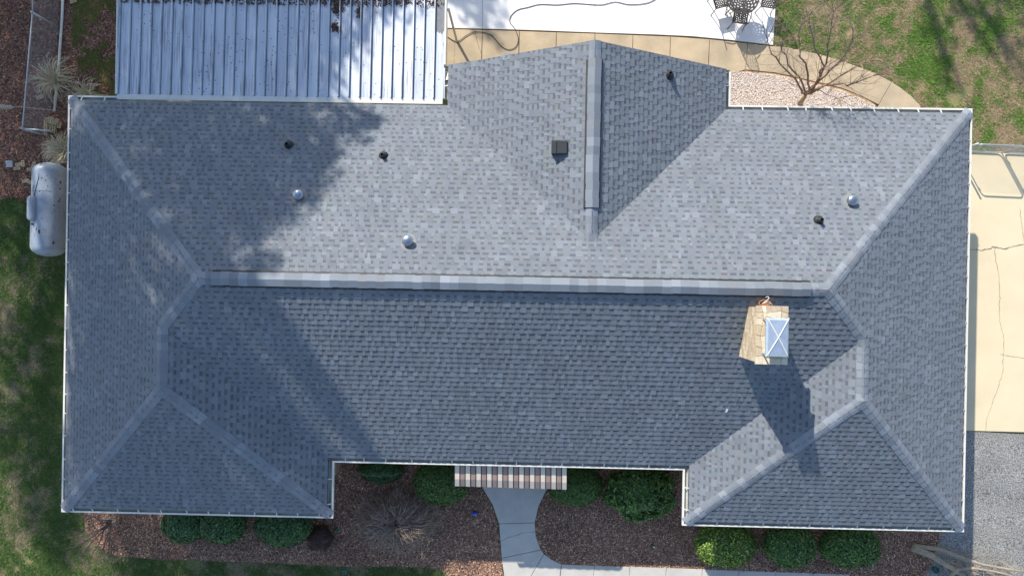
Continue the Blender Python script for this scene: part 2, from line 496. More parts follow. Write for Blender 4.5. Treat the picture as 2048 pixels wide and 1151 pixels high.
def ribbon(px, w, off, parent, m=None, name='crack', jit=.0):
    P = [ag(*p) for p in px]
    pts = [P[0]]
    for a, b in zip(P[:-1], P[1:]):
        n = max(2, int(np.linalg.norm(b - a) / .06))
        for k in range(1, n + 1):
            q = a + (b - a) * k / n
            if k < n: q = q + np.array([random.gauss(0, jit), random.gauss(0, jit), 0])
            pts.append(q)
    mb = MB()
    V = []; F = []
    for i, p in enumerate(pts):
        t = pts[min(i + 1, len(pts) - 1)] - pts[max(0, i - 1)]; t = t[:2] / (np.linalg.norm(t[:2]) + 1e-9)
        ww = w * random.uniform(.35, 1.2) * .5
        z = float(gz(p[1])) + off
        V += [(p[0] - t[1] * ww, p[1] + t[0] * ww, z), (p[0] + t[1] * ww, p[1] - t[0] * ww, z)]
    for i in range(len(pts) - 1): F.append((2 * i + 1, 2 * i + 3, 2 * i + 2, 2 * i))
    mb.add(V, F)
    return mb.build(name, m or M['crack'], parent)
ribbon([(1936, 499), (1965, 500), (1988, 494), (2010, 497), (2035, 490), (2060, 484)], .022, .0245, drv, jit=.012)
ribbon([(1988, 494), (1990, 520), (1996, 545), (1998, 580), (1998, 640), (2007, 680), (2004, 745), (1995, 775), (1972, 838), (1971, 862)], .012, .0245, drv, jit=.010)
ribbon([(2038, 415), (2042, 445), (2047, 482)], .012, .0245, drv, jit=.010)
ribbon([(2000, 708), (2020, 712), (2060, 716)], .008, .0245, drv, jit=.008)
ribbon([(1000, 1081), (1015, 1074), (1030, 1070), (1045, 1064), (1069, 1061)], .014, .0245, walk, jit=.010)
ribbon([(951, 62), (953, 80), (958, 95), (964, 112)], .014, .0265, twalk, jit=.006)
ribbon([(910, 80), (908, 128)], .010, .0265, twalk, jit=.006)

# ------------------------------------------------------------------ the house: roof planes
P_ = 0.5124
XW, XE, YN, YS, YWS, YES = -12.776, 12.337, 5.119, -4.997, -6.558, -6.532
XWI, XEI, GWX, GEX, GY = -5.118, 4.594, -2.262, 5.701, 6.086
YM = (YN + YS) / 2; RUN = (YN - YS) / 2
WW = (XWI - XW) / 2; WE = (XE - XEI) / 2; GX = (GWX + GEX) / 2; GH = (GEX - GWX) / 2
RW = (XW + RUN, YM); RE = (XE - RUN, YM)
WRN = (XW + WW, YM - (RUN - WW)); WRS = (XW + WW, YWS + WW)
ERN = (XE - WE, YM - (RUN - WE)); ERS = (XE - WE, YES + WE)
GS = (GX, YN - GH); GA = (GX, GY)

def zroof(x, y):
    n_ = P_ * (YN - y); s_ = P_ * (y - YS); w_ = P_ * (x - XW); e_ = P_ * (XE - x)
    main = np.minimum(np.minimum(n_, s_), np.minimum(w_, e_))
    ww = np.minimum(np.minimum(w_, P_ * (XWI - x)), np.minimum(P_ * (y - YWS), n_))
    we = np.minimum(np.minimum(e_, P_ * (x - XEI)), np.minimum(P_ * (y - YES), n_))
    g_ = np.minimum(np.minimum(P_ * (x - GWX), P_ * (GEX - x)), s_)
    return E + np.maximum(np.maximum(main, g_), np.maximum(ww, we))

def onroof(px, py):
    z = E + 1.0
    for _ in range(40):
        p = at(px, py, z); z = .5 * z + .5 * float(zroof(p[0], p[1]))
    return p

INS = .150
house = empty('house', 'long ranch house with a grey shingled hip roof and white gutters', 'house', (0, 0, 0))
# (eave origin, along-eave direction, uphill direction, list of convex clip polygons)
planes = [
    ('n', (XE, YN), (-1, 0), (0, -1), [[(XW, YN), (GWX, YN), GS, (GX, YM), RW], [(GX, YM), GS, (GEX, YN), (XE, YN), RE]]),
    ('s', (XW, YS), (1, 0), (0, 1), [[RW, RE, ERN, (XEI, YS), (XWI, YS), WRN]]),
    ('w', (XW, YN), (0, -1), (1, 0), [[(XW, YN), RW, WRN, (XW, WRN[1])], [(XW, WRN[1]), WRN, WRS, (XW, YWS)]]),
    ('e', (XE, YES), (0, 1), (-1, 0), [[(XE, YN), RE, ERN, (XE, ERN[1])], [(XE, ERN[1]), ERN, ERS, (XE, YES)]]),
    ('we', (XWI, YWS), (0, 1), (-1, 0), [[(XWI, YS), WRN, WRS, (XWI, YWS)]]),
    ('ws', (XW, YWS), (1, 0), (0, 1), [[(XW, YWS), WRS, (XWI, YWS)]]),
    ('ew', (XEI, YN), (0, -1), (1, 0), [[(XEI, YES), ERS, ERN, (XEI, YS)]]),
    ('es', (XEI, YES), (1, 0), (0, 1), [[(XEI, YES), ERS, (XE, YES)]]),
    ('gw', (GWX, GY), (0, -1), (1, 0), [[(GWX, GY), GA, GS, (GWX, YN)]]),
    ('ge', (GEX, YS), (0, 1), (-1, 0), [[(GEX, GY), GA, GS, (GEX, YN)]]),
]
def clip(poly, cp):
    area = sum(cp[i][0] * cp[(i + 1) % len(cp)][1] - cp[(i + 1) % len(cp)][0] * cp[i][1] for i in range(len(cp)))
    if area < 0: cp = cp[::-1]
    for i in range(len(cp)):
        ax, ay = cp[i]; bx, by = cp[(i + 1) % len(cp)]
        ex, ey = bx - ax, by - ay
        out = []
        n = len(poly)
        for k in range(n):
            p = poly[k]; q = poly[(k + 1) % n]
            dp = ex * (p[1] - ay) - ey * (p[0] - ax); dq = ex * (q[1] - ay) - ey * (q[0] - ax)
            if dp >= 0: out.append(p)
            if (dp >= 0) != (dq >= 0):
                t = dp / (dp - dq); out.append((p[0] + (q[0] - p[0]) * t, p[1] + (q[1] - p[1]) * t))
        poly = out
        if len(poly) < 3: return []
    return poly

deck = MB()
for nm, o, e, u, polys in planes:
    for cp in polys:
        hp = [(o[0] + e[0] * a_ + u[0] * b_, o[1] + e[1] * a_ + u[1] * b_) for a_, b_ in ((-60, .145), (60, .145), (60, 60), (-60, 60))]
        cp = clip(list(cp), hp)
        pts = [(x, y, E + P_ * ((x - o[0]) * u[0] + (y - o[1]) * u[1]) - .012) for x, y in cp]
        a = np.cross(np.array(pts[1]) - pts[0], np.array(pts[2]) - pts[0])
        deck.face(pts if a[2] > 0 else pts[::-1])
roof = deck.build('roof', M['deck'], house)

PAL = [((.153, .169, .190), 6), ((.163, .180, .202), 5), ((.180, .198, .221), 1.6), ((.141, .157, .177), 3.2), ((.160, .170, .184), 1.6)]
PC = [p[0] for p in PAL]; PW = [p[1] for p in PAL]
def tone():
    c = random.choices(PC, PW)[0]; k = random.uniform(.95, 1.05)
    return tuple(v * k for v in c)
CR = .1317                    # plan depth of one course
units = []                    # (MB, projected size)
for nm, o, e, u, polys in planes:
    allp = [p for cp in polys for p in cp]
    ra = [(p[0] - o[0]) * e[0] + (p[1] - o[1]) * e[1] for p in allp]
    rb = [(p[0] - o[0]) * u[0] + (p[1] - o[1]) * u[1] for p in allp]
    amin, amax, bmax = min(ra), max(ra), max(rb)
    ncourse = int((bmax - INS) / CR) + 2
    for j in range(ncourse):
        b0 = INS + j * CR; b1 = b0 + CR
        a = amin - random.uniform(0, .3)
        lo_a = min(r for r in ra); wob = random.uniform(-.004, .004)
        while a < amax:
            ws = random.choice((.06, .08, .10, .12, .15)); wt = random.choice((.07, .10, .12, .15, .19))
            mb = MB()
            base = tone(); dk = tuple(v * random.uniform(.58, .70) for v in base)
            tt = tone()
            def piece(a0, a1, f0, f1, h0, h1, c):
                rect = [(a0, b0 + CR * f0), (a1, b0 + CR * f0), (a1, b0 + CR * f1), (a0, b0 + CR * f1)]
                rect = [(o[0] + p[0] * e[0] + p[1] * u[0], o[1] + p[0] * e[1] + p[1] * u[1]) for p in rect]
                for cp in polys:
                    q = clip(rect, cp)
                    if len(q) < 3: continue
                    top = []; bot = []
                    for x, y in q:
                        bb = (x - o[0]) * u[0] + (y - o[1]) * u[1]
                        f = (bb - b0) / CR
                        z = E + P_ * bb
                        top.append((x, y, z + h0 + (h1 - h0) * f)); bot.append((x, y, z - .006))
                    ar = np.cross(np.array(top[1]) - top[0], np.array(top[2]) - top[0])[2]
                    if ar < 0: top = top[::-1]; bot = bot[::-1]
                    n = len(top)
                    mb.add(top + bot, [tuple(range(n))] + [(n + i, n + (i + 1) % n, (i + 1) % n, i) for i in range(n)], c)
            y_ = wob + random.uniform(-.0015, .0015)
            lift = random.uniform(0, .0012)
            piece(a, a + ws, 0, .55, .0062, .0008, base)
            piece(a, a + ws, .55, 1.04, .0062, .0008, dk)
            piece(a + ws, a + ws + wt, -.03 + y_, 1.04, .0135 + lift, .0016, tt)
            if mb.f:
                P3 = np.array(mb.v); c3 = P3.mean(0)
                d = np.linalg.norm(CAMPOS - c3)
                ext = P3.max(0) - P3.min(0)
                nrm = np.array([-u[0] * P_, -u[1] * P_, 1.0]); nrm /= np.linalg.norm(nrm)
                cosv = float(nrm @ ((CAMPOS - c3) / d))
                units.append((mb, ext[0] * ext[1] * cosv / d ** 2))
            a += ws + wt
order = sorted(range(len(units)), key=lambda i: -units[i][1])
single = set(order[:300])
rest = MB()
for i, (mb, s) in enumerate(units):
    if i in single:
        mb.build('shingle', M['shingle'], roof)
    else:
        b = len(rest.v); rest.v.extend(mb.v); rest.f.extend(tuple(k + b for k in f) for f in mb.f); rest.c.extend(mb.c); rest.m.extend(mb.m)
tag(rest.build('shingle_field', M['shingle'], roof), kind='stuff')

# ridge and hip caps
def caps(A, B, wid=.15, ex=.20, lift=.008, vent=False):
    A = np.array(A, float); B = np.array(B, float)
    L = np.linalg.norm(B - A); d = (B - A) / L; nrm = np.array([-d[1], d[0]])
    n = max(1, int(round(L / ex))); ex = L / n
    for i in range(n):
        t0 = i * ex; t1 = min(L + .0, t0 + ex + .05)
        c = random.choices(PC, (4, 4, 2.6, 2, 1.0))[0]; k = random.choice((1.06, 1.10, 1.14, 1.18, 1.28)); c = tuple(v * k for v in c)
        sh = random.uniform(-.008, .008)
        V = []
        for t, up in ((t0 - .004, .013), (t1, .003)):
            for s in (-1, -.45, 0, .45, 1):
                q = A + d * t + nrm * (s * wid + sh)
                if vent:
                    zz = float(zroof(*(A + d * t))) - abs(s) * wid * .42
                else:
                    zz = float(zroof(q[0], q[1]))
                    if s == 0: zz -= .012
                V.append((q[0], q[1], zz + up + lift))
        V += [(v[0], v[1], v[2] - .016) for v in V]
        F = [(k_, k_ + 1, k_ + 6, k_ + 5) for k_ in range(4)] + [(10 + k_, 11 + k_, 1 + k_, k_) for k_ in range(4)]
        F += [(10, 0, 5, 15), (4, 14, 19, 9)] + [(5 + k_, 6 + k_, 16 + k_, 15 + k_) for k_ in range(4)]
        mb = MB(); mb.add(V, F, c)
        mb.build('ridge_cap', M['shingle'], roof)
def lerp2(a, b, t): return (a[0] + (b[0] - a[0]) * t, a[1] + (b[1] - a[1]) * t)
def ins(c, n, k=.09): return (c[0] + (n[0] - c[0]) / abs(n[0] - c[0]) * k, c[1] + (n[1] - c[1]) / abs(n[1] - c[1]) * k)
caps(ins((XW, YN), RW), RW); caps(ins((XE, YN), RE), RE)
caps(WRN, RW); caps(ERN, RE); caps(WRS, WRN); caps(ERS, ERN)
caps(ins((XW, YWS), WRS), WRS); caps(ins((XWI, YWS), WRS), WRS)
caps(ins((XEI, YES), ERS), ERS); caps(ins((XE, YES), ERS), ERS)
VX0, VX1 = onroof(423, 556)[0], onroof(1622, 577)[0]
GV0, GV1 = onroof(1188, 118)[1], onroof(1178, 415)[1]
caps(RW, (VX0, YM), lift=.012); caps((VX1, YM), RE, lift=.012)
caps((VX0, YM), (VX1, YM), wid=.165, ex=.22, lift=.045, vent=True)
caps(GA, (GX, GV0), lift=.010); caps((GX, GV1), GS, lift=.010)
caps((GX, GV0), (GX, GV1), wid=.165, ex=.22, lift=.045, vent=True)
for (a, b) in (((VX0, YM), (VX1, YM)), ((GX, GV0), (GX, GV1))):
    mb = MB(); a = np.array(a); b = np.array(b); d = (b - a) / np.linalg.norm(b - a); n = np.array([-d[1], d[0]])
    V = []
    for p in (a, b):
        z = float(zroof(*p))
        for s in (-.205, 0, .205):
            q = p + n * s; V.append((*q, z + .036 - abs(s) * .42))
        for s in (-.205, .205):
            q = p + n * s; V.append((*q, z - abs(s) * P_ - .005))
    F = [(0, 5, 6, 1), (1, 6, 7, 2), (3, 8, 5, 0), (2, 7, 9, 4), (3, 0, 1, 2, 4), (8, 9, 7, 6, 5)]
    mb.add(V, F); mb.build('ridge_vent', M['black'], roof)

# gutters: one continuous run cut at the corners
gl = [at(236, 192, E)[:2], (XW, YN), (XW, YWS), (XWI, YWS), (XWI, YS), (XEI, YS), (XEI, YES), (XE, YES), (XE, YN), (GEX, YN), (GEX, GY - .05)]
gl[0] = (gl[0][0], YN)
def miter(line, i, d, closed=False):
    n = len(line); p = np.array(line[i], float)
    ta = tb = None
    if closed or i > 0: ta = p - np.array(line[i - 1]); ta = ta / np.linalg.norm(ta)
    if closed or i < n - 1: tb = np.array(line[(i + 1) % n]) - p; tb = tb / np.linalg.norm(tb)
    if ta is None: ta = tb
    if tb is None: tb = ta
    na = np.array([-ta[1], ta[0]]); nb = np.array([-tb[1], tb[0]])
    return p + d * (na + nb) / (1 + na @ nb)
PROF = [(0.012, -.115), (0.0, -.05), (0.0, 0.0), (.048, .002), (.050, -.012), (.036, -.03), (.036, -.082), (.134, -.088), (.138, -.004), (.146, -.004), (.146, -.115)]
def gutter(line, i, brackets=True):
    mb = MB(); V = []; F = []
    for k in (i, i + 1):
        for d, z in PROF:
            q = miter(line, k, d); V.append((q[0], q[1], E + z))
    n = len(PROF)
    for a in range(n):
        b = (a + 1) % n
        mb.mi = 1 if a in (5, 6, 7) else 0
        mb.add([V[a], V[n + a], V[n + b], V[b]], [(0, 1, 2, 3)])
    g = mb.build('gutter', [M['white'], M['gutter_in']], house)
    me = g.data; bm = bmesh.new(); bm.from_mesh(me); bmesh.ops.remove_doubles(bm, verts=bm.verts[:], dist=1e-5); bmesh.ops.recalc_face_normals(bm, faces=bm.faces[:]); bm.to_mesh(me); bm.free()
    a = np.array(line[i], float); b = np.array(line[i + 1], float); L = np.linalg.norm(b - a); t = (b - a) / L; nn = np.array([-t[1], t[0]])
    k = max(1, int(L / .60))
    for j in range(k):
        s = (j + .5 + random.uniform(-.12, .12)) * L / k
        if s < .12 or s > L - .12: continue
        m_ = MB(); p = a + t * s; w = .015
        V = []
        for dd in (.044, .19):
            for ss in (-w, w):
                for zz in (-.004, .012):
                    q = p + t * ss + nn * dd; V.append((q[0], q[1], E + zz + (.09 if dd > .1 else 0)))
        m_.add(V, [(0, 1, 3, 2), (4, 6, 7, 5), (0, 4, 5, 1), (2, 3, 7, 6), (1, 5, 7, 3), (0, 2, 6, 4)])
        m_.build('bracket', M['bracket'], g)
for i in range(len(gl) - 1): gutter(gl, i)
gutter([(GWX, YN + .06), (GWX, GY - .05)][::-1], 0)

# fascia, soffit, walls
outl = [(XW, YN), (XW, YWS), (XWI, YWS), (XWI, YS), (XEI, YS), (XEI, YES), (XE, YES), (XE, YN), (GEX, YN), (GEX, GY), (GWX, GY), (GWX, YN)]
def ring(d): return [miter(outl, i, d, True) for i in range(len(outl))]
r0, r1 = ring(.148), ring(.56)
mb = MB(); n = len(outl)
for i in range(n):
    j = (i + 1) % n
    mb.face([(*r0[i], E - .02), (*r0[j], E - .02), (*r0[j], E - .17), (*r0[i], E - .17)])
    mb.face([(*r0[i], E - .17), (*r0[j], E - .17), (*r1[j], E - .17), (*r1[i], E - .17)])
mb.build('soffit', M['soffit'], house)
mb = MB()
for i in range(n):
    j = (i + 1) % n
    zi = E - .16
    mb.face([(*r1[i], zi), (*r1[j], zi), (*r1[j], -1.3), (*r1[i], -1.3)])
gyw = GY - .38
mb.face([(GWX + .2, gyw, E - .2), (GX, gyw, E + P_ * GH - .06), (GEX - .2, gyw, E - .2)])
mb.build('wall', M['brickwall'], house)
mb = MB()                                                            # rake boards
for s, xe_ in ((-1, GWX), (1, GEX)):
    for yy, zz in ((GY - .015, 0),):
        mb.face([(xe_, yy, E - .015), (GX, yy, E + P_ * GH - .015), (GX, yy, E + P_ * GH - .19), (xe_, yy, E - .19)])
        mb.face([(xe_, yy - .02, E - .19), (GX, yy - .02, E + P_ * GH - .19), (GX, gyw, E + P_ * GH - .06), (xe_, gyw, E - .06)])
mb.build('rake_board', M['soffit'], house)
def wall_panel(name, a, b, z0, z1, m, dep=.03):
    mb = MB(); mb.box((min(a[0], b[0]), min(a[1], b[1]), z0), (max(a[0], b[0]), max(a[1], b[1]), z1)); return mb.build(name, m, house)
wall_panel('door', (-.15, YS + .52), (.85, YS + .555), -.05, 2.0, M['awn_brown'])

# plumbing boots, caps and box vent on the roof
def boot(px, py, name='vent_pipe'):
    p = onroof(px, py); mb = MB(); mb.mi = 0
    mb.lathe([(.135, -.06), (.125, .02), (.09, .06), (.055, .085), (.05, .20), (.038, .20), (.036, .06)], p, 18)
    o = mb.build(name, M['black'], roof, True)
    fl = MB(); dx, dy = (0, .0)
    q = .17
    V = [(p[0] + a * q, p[1] + b * q, float(zroof(p[0] + a * q, p[1] + b * q)) + .010) for a, b in ((-.8, -.8), (.8, -.8), (.8, .8), (-.8, .8))]
    return o
for px, py in ((578, 291), (767, 312), (1338, 151), (1637, 441)): boot(px, py)
def dome_vent(px, py):
    p = onroof(px, py); mb = MB(); mb.mi = 0
    mb.lathe([(.09, -.08), (.09, .13), (.135, .13), (.135, .17), (.128, .18), (.105, .205), (.06, .222), (0.001, .226)], p, 26)
    o = mb.build('flue_cap', M['galv'], roof, True)
    f = MB()
    pts = []
    for k in range(20):
        w = 2 * math.pi * k / 20; x = p[0] + .20 * math.cos(w); y = p[1] + .03 * (1 if p[1] > YM else -1) * -1 + .23 * math.sin(w)
        pts.append((x, y, float(zroof(x, y)) + .013))
    f.face(pts)
    f.build('flashing', M['flash'], roof)
for px, py in ((600, 391), (817, 482), (1700, 402)): dome_vent(px, py)
p = onroof(1119, 297); mb = MB(); zb = p[2]
mb.box((p[0] - .19, p[1] - .15, zb - .15), (p[0] + .17, p[1] + .15, zb + .12), bev=.02)
mb.box((p[0] - .21, p[1] - .17, zb + .122), (p[0] - .072, p[1] + .17, zb + .165), bev=.015)
mb.box((p[0] - .066, p[1] - .17, zb + .124), (p[0] + .19, p[1] + .17, zb + .175), bev=.02)
mb.build('box_vent', M['blackvent'], roof)
p = onroof(1453, 820); mb = MB()
mb.face([(p[0] + a, p[1] + b, float(zroof(p[0] + a, p[1] + b)) + .022) for a, b in ((-.03, -.055), (.022, -.05), (.03, .055), (-.022, .05))])
tag(mb.build('paper_scrap', M['paper']), 'tiny white scrap lying on the dark front roof slope left of chimney', 'scrap')
p = at(1012, 106, E + .9); mb = MB()
zz = float(zroof(p[0], GY - .05)) + .012
V = []
for k in range(11):
    V.append((p[0] - .12 + k * .024, GY + .01 + .045 * math.sin(k / 10 * math.pi) + random.uniform(0, .02), zz - .01 + (k - 5) * .024 * P_))
V += [(v[0], GY - .12, v[2] + .006) for v in V[::-1]]
mb.face(V); mb.cur = (.2, .2, .2)
o = mb.build('torn_shingle', M['shingle'], roof); o['label'] = 'torn pale shingle edge lifting at the gable'
o.data.attributes['tint'].data.foreach_set('color', np.tile(np.array([.20, .22, .23, 1], dtype=np.float32), len(o.data.polygons)))

# chimney
CX0, CX1, CY0, CY1, CZ = 5.49, 6.12, -1.65, -.384, 5.47
core = MB(); core.box((CX0 + .012, CY0 + .012, 3.0), (CX1 - .012, CY1 - .012, CZ))
chim = core.build('chimney', M['mortar'], house)
chim['label'] = 'tan brick chimney with cracked crown and pale metal lid'
def brick_tone():
    c = random.choice([(.50, .40, .27), (.54, .44, .31), (.46, .36, .24), (.57, .48, .35), (.43, .33, .23)]); k = random.uniform(.9, 1.08)
    return tuple(v * k for v in c)
stuff = MB()
nc = 22
for side in range(4):
    for j in range(nc):
        z0 = CZ - .075 * (j + 1); z1 = z0 + .065
        L = (CY1 - CY0) if side < 2 else (CX1 - CX0)
        nb = 6 if side < 2 else 3
        bl = L / nb; offs = (j % 2) * .5
        for k in range(-1, nb + 1):
            s0 = max(0, (k + offs) * bl + .004); s1 = min(L, (k + 1 + offs) * bl - .004)
            if s1 - s0 < .03: continue
            m_ = MB() if side == 0 else stuff
            c = brick_tone(); pr = random.uniform(-.002, .003)
            if side == 0: m_.box((CX0 - pr, CY0 + s0, z0), (CX0 + .02, CY0 + s1, z1), c=c)
            elif side == 1: m_.box((CX1 - .02, CY0 + s0, z0), (CX1 + pr, CY0 + s1, z1), c=c)
            elif side == 2: m_.box((CX0 + s0 + .0, CY0 - pr, z0), (CX0 + s1, CY0 + .02, z1), c=c)
            else: m_.box((CX0 + s0, CY1 - .02, z0), (CX0 + s1, CY1 + pr, z1), c=c)
            if side == 0 and z1 > float(zroof(CX0, CY0 + s0)) - .05: m_.build('brick', M['brick_tan'], chim)
tag(stuff.build('brick_field', M['brick_tan'], chim), kind='stuff')
# crown: cracked mortar wash in pieces
cols_ = [CX0 - .05, CX0 + .12, CX1 - .10, CX1 + .05]
rows_ = [CY0 - .04, CY0 + .22, CY0 + .48, CY0 + .75, CY1 - .26, CY1 - .12, CY1 + .045]
rows_ = [CY0 - .04, CY0 + .13, CY0 + .36, CY0 + .62, CY0 + .88, CY1 - .24, CY1 - .10, CY1 + .045]
cols_ = [CX0 - .05, CX0 + .075, CX0 + .19, CX1 - .10, CX1 + .05]
gv = {(a, b): np.array([cols_[a] + (random.uniform(-.03, .03) if 0 < a < 4 else 0), rows_[b] + (random.uniform(-.035, .035) if 0 < b < 7 else 0)]) for a in range(5) for b in range(8)}
for a in range(4):
    for b in range(7):
        q = shrink([gv[a, b], gv[a + 1, b], gv[a + 1, b + 1], gv[a, b + 1]], .0035)
        m_ = MB(); c = brick_tone(); c = (c[0] * 1.05, c[1] * 1.08, c[2] * 1.12)
        edge = a in (0, 3) or b in (0, 6); h = CZ + (.068 if edge else .085) + random.uniform(-.003, .003)
        cen = sum(q) / 4
        V = [(*(cen + (v - cen) * .95), h) for v in q] + [(*v, h - .010) for v in q] + [(*v, CZ - .02) for v in q]
        F = [(0, 1, 2, 3)] + [(4 + i, 4 + (i + 1) % 4, (i + 1) % 4, i) for i in range(4)] + [(8 + i, 8 + (i + 1) % 4, 4 + (i + 1) % 4, 4 + i) for i in range(4)]
        m_.add(V, F, c); m_.build('crown_piece', M['brick_tan'], chim)
l0 = at(1531, 712, 5.83); l1 = at(1578, 636, 5.83)
LX0, LX1, LY0, LY1 = l0[0], l1[0], l0[1], l1[1]
m_ = MB(); m_.box((LX0 + .12, LY0 + .12, CZ), (LX1 - .12, LY1 - .12, CZ + .13)); m_.build('clay_flue', M['clay'], chim)
m_ = MB(); ap = ((LX0 + LX1) / 2, (LY0 + LY1) / 2, 5.905)
cs = [(LX0, LY0, 5.83), (LX1, LY0, 5.83), (LX1, LY1, 5.83), (LX0, LY1, 5.83)]
ci = [(ap[0] + (c[0] - ap[0]) * .86, ap[1] + (c[1] - ap[1]) * .90, 5.868) for c in cs]
for i in range(4):
    j = (i + 1) % 4
    m_.face([cs[i], cs[j], ci[j], ci[i]]); m_.face([ci[i], ci[j], ap])
    m_.face([cs[j], cs[i], (cs[i][0], cs[i][1], 5.795), (cs[j][0], cs[j][1], 5.795)])
lid = m_.build('lid', M['caplid'], chim)
for i in range(4):
    m_ = MB(); m_.tube([np.array(cs[i]) + (0, 0, .004), np.array(ci[i]) + (0, 0, .006), np.array(ap) + (0, 0, .006)], .011, 5); m_.build('lid_rib', M['white'], chim)
    m_ = MB(); c_ = np.array(ci[i]); m_.box((c_[0] - .012, c_[1] - .012, CZ + .05), (c_[0] + .012, c_[1] + .012, 5.86)); m_.build('lid_leg', M['galv_dull'], chim)
q = at(1530, 609, 5.35)
m_ = MB(); m_.lathe([(.0, 0), (.13, .0), (.15, .04), (.13, .045), (.11, .02)], (q[0], CY1 + .10, 5.30), 16, sx=1.0, sy=.55); m_.build('clay_dish', M['clay'], chim)
m_ = MB(); a = np.array([q[0] - .08, CY1 + .08, 5.36])
m_.tube([a, a + (.03, .04, .05), a + (.10, .09, .06), a + (.15, .14, .05), a + (.13, .18, .03), a + (.08, .16, .02)], .008, 5)
m_.tube([a, a + (.12, .06, .01), a + (.22, .02, .0), a + (.25, -.03, -.01)], .008, 5)
m_.build('white_cable', M['white'], chim, True)

# awning over the front door
awn = empty('awning', None, None); awn.parent = house; awn['label'] = 'striped brown and cream metal awning'
a0 = at(908, 936, E - .22); a1 = at(1133, 942, E - .22)
yb = YS + .10; 
def awn_pt(px, py, z): return at(px, py, z)
NP = 21
for k in range(NP):
    for part in range(1):
        pass
    t0, t1 = k / NP, (k + 1) / NP
    m_ = MB()
    def X(t, py, z): return at(908 + (1133 - 908) * t, py + 7 * t, z)
    z_top, z_fold, z_low, z_bot = E - .12, E - .27, E - .40, E - .70
    for (ta, tb, mi) in (((t0, t0 + .018 * .5, 2), (t0 + .009, t1, k % 2))):
        m_.mi = mi
        up = .012 if (k % 2 == 0) else 0.0
        top_a, top_b = X(ta, 925, z_top), X(tb, 925, z_top)
        f_a, f_b = X(ta, 957, z_fold), X(tb, 957, z_fold)
        l_a, l_b = X(ta, 971, z_low), X(tb, 971, z_low)
        for q in (top_a, top_b): q[1] = YS + .15
        d_a, d_b = l_a + (0, 0, -.10), l_b + (0, 0, -.10)
        for q in (top_a, top_b, f_a, f_b, l_a, l_b): q[2] += up
        m_.face([f_a, f_b, top_b, top_a]); m_.face([l_a, l_b, f_b, f_a]); m_.face([d_a, d_b, l_b, l_a])
    m_.build('panel', [M['awn_cream'], M['awn_brown'], M['awn_line']], awn)

# ------------------------------------------------------------------ metal patio cover
pc = empty('patio_cover', 'weathered white ribbed metal patio cover behind the house', 'patio cover', (0, 0, 0))
zc0 = E + .02
def pcz(y): return zc0 - .025 * (y - YN)
pl = at(234, 193, zc0); pr = at(886.5, 201, zc0)
pn = at(500, -45, zc0 - .15)
NPAN = 31; wpan = (pr[0] - pl[0]) / NPAN; y0 = YN + .055; y1 = pn[1]
mb = MB(); zA, zB = 0.0, -.025 * (y1 - y0)
ln = y1 - y0
prof = [(0, 0), (.006, .060), (.026, .064), (.034, .0), (.060, -.001), (wpan * .5, -.002), (wpan - .001, 0)]
for (xa, za), (xb, zb) in zip(prof[:-1], prof[1:]):
    mb.mi = 1 if abs(xa - .034) < .001 else 0  # pan strip at the rib foot carries the painted shade
    mb.face([(xa, 0, zA + za), (xb, 0, zA + zb), (xb, ln, zB + zb), (xa, ln, zB + za)])
    mb.face([(xa, 0, zA + za - .012), (xa, 0, zA + za), (xb, 0, zA + zb), (xb, 0, zA + zb - .012)][::-1])
pme = mb.mesh('panel'); pme.materials.append(M['tin']); pme.materials.append(M['rib_shade'])
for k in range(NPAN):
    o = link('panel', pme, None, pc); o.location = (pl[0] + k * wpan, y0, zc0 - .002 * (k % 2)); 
mb = MB(); mb.box((pl[0] - .03, y0 - .02, zc0 - .14), (pl[0] - .002, y1, zc0 + .045)); mb.box((pr[0] + .002, GY + .02, zc0 - .16), (pr[0] + .05, y1, zc0 + .05))
mb.build('edge_trim', M['white'], pc)
mb = MB(); mb.box((pl[0], YN - .10, zc0 - .03), (pr[0] - .02, YN + .05, zc0 + .006)); mb.build('flashing', M['white'], pc)
mb = MB()
tp = [(pr[0] - wpan + .05, y1 + .0), (pr[0] - .004, y1 + .0), (pr[0] - .004, at(890, 62, zc0)[1])]
bx = np.linspace(pr[0] - .004, pr[0] - wpan + .05, 9)
tp += [(x, at(890, 66, zc0)[1] + random.uniform(-.06, .07)) for x in bx[1:]]
mb.face([(x, y, pcz(y) + .004) for x, y in tp]); mb.build('dirt_film', M['flash'], pc)
def post(px, py):
    b = ag(px, py); m_ = MB(); m_.box((b[0] - .03, b[1] - .03, b[2] - .02), (b[0] + .03, b[1] + .03, zc0 - .05)); m_.build('post', M['white'], pc)
post(914, 83); b_ = ag(914, 83)
for xx in (-11.0, -7.5): 
    m_ = MB(); m_.box((xx - .03, y1 - .3, .2), (xx + .03, y1 - .24, zc0 - .15)); m_.build('post', M['white'], pc)
mb = MB(); mb.box((pl[0] + .05, y1 - .32, zc0 - .26), (pr[0] + .03, y1 - .22, zc0 - .155)); mb.build('beam', M['white'], pc)

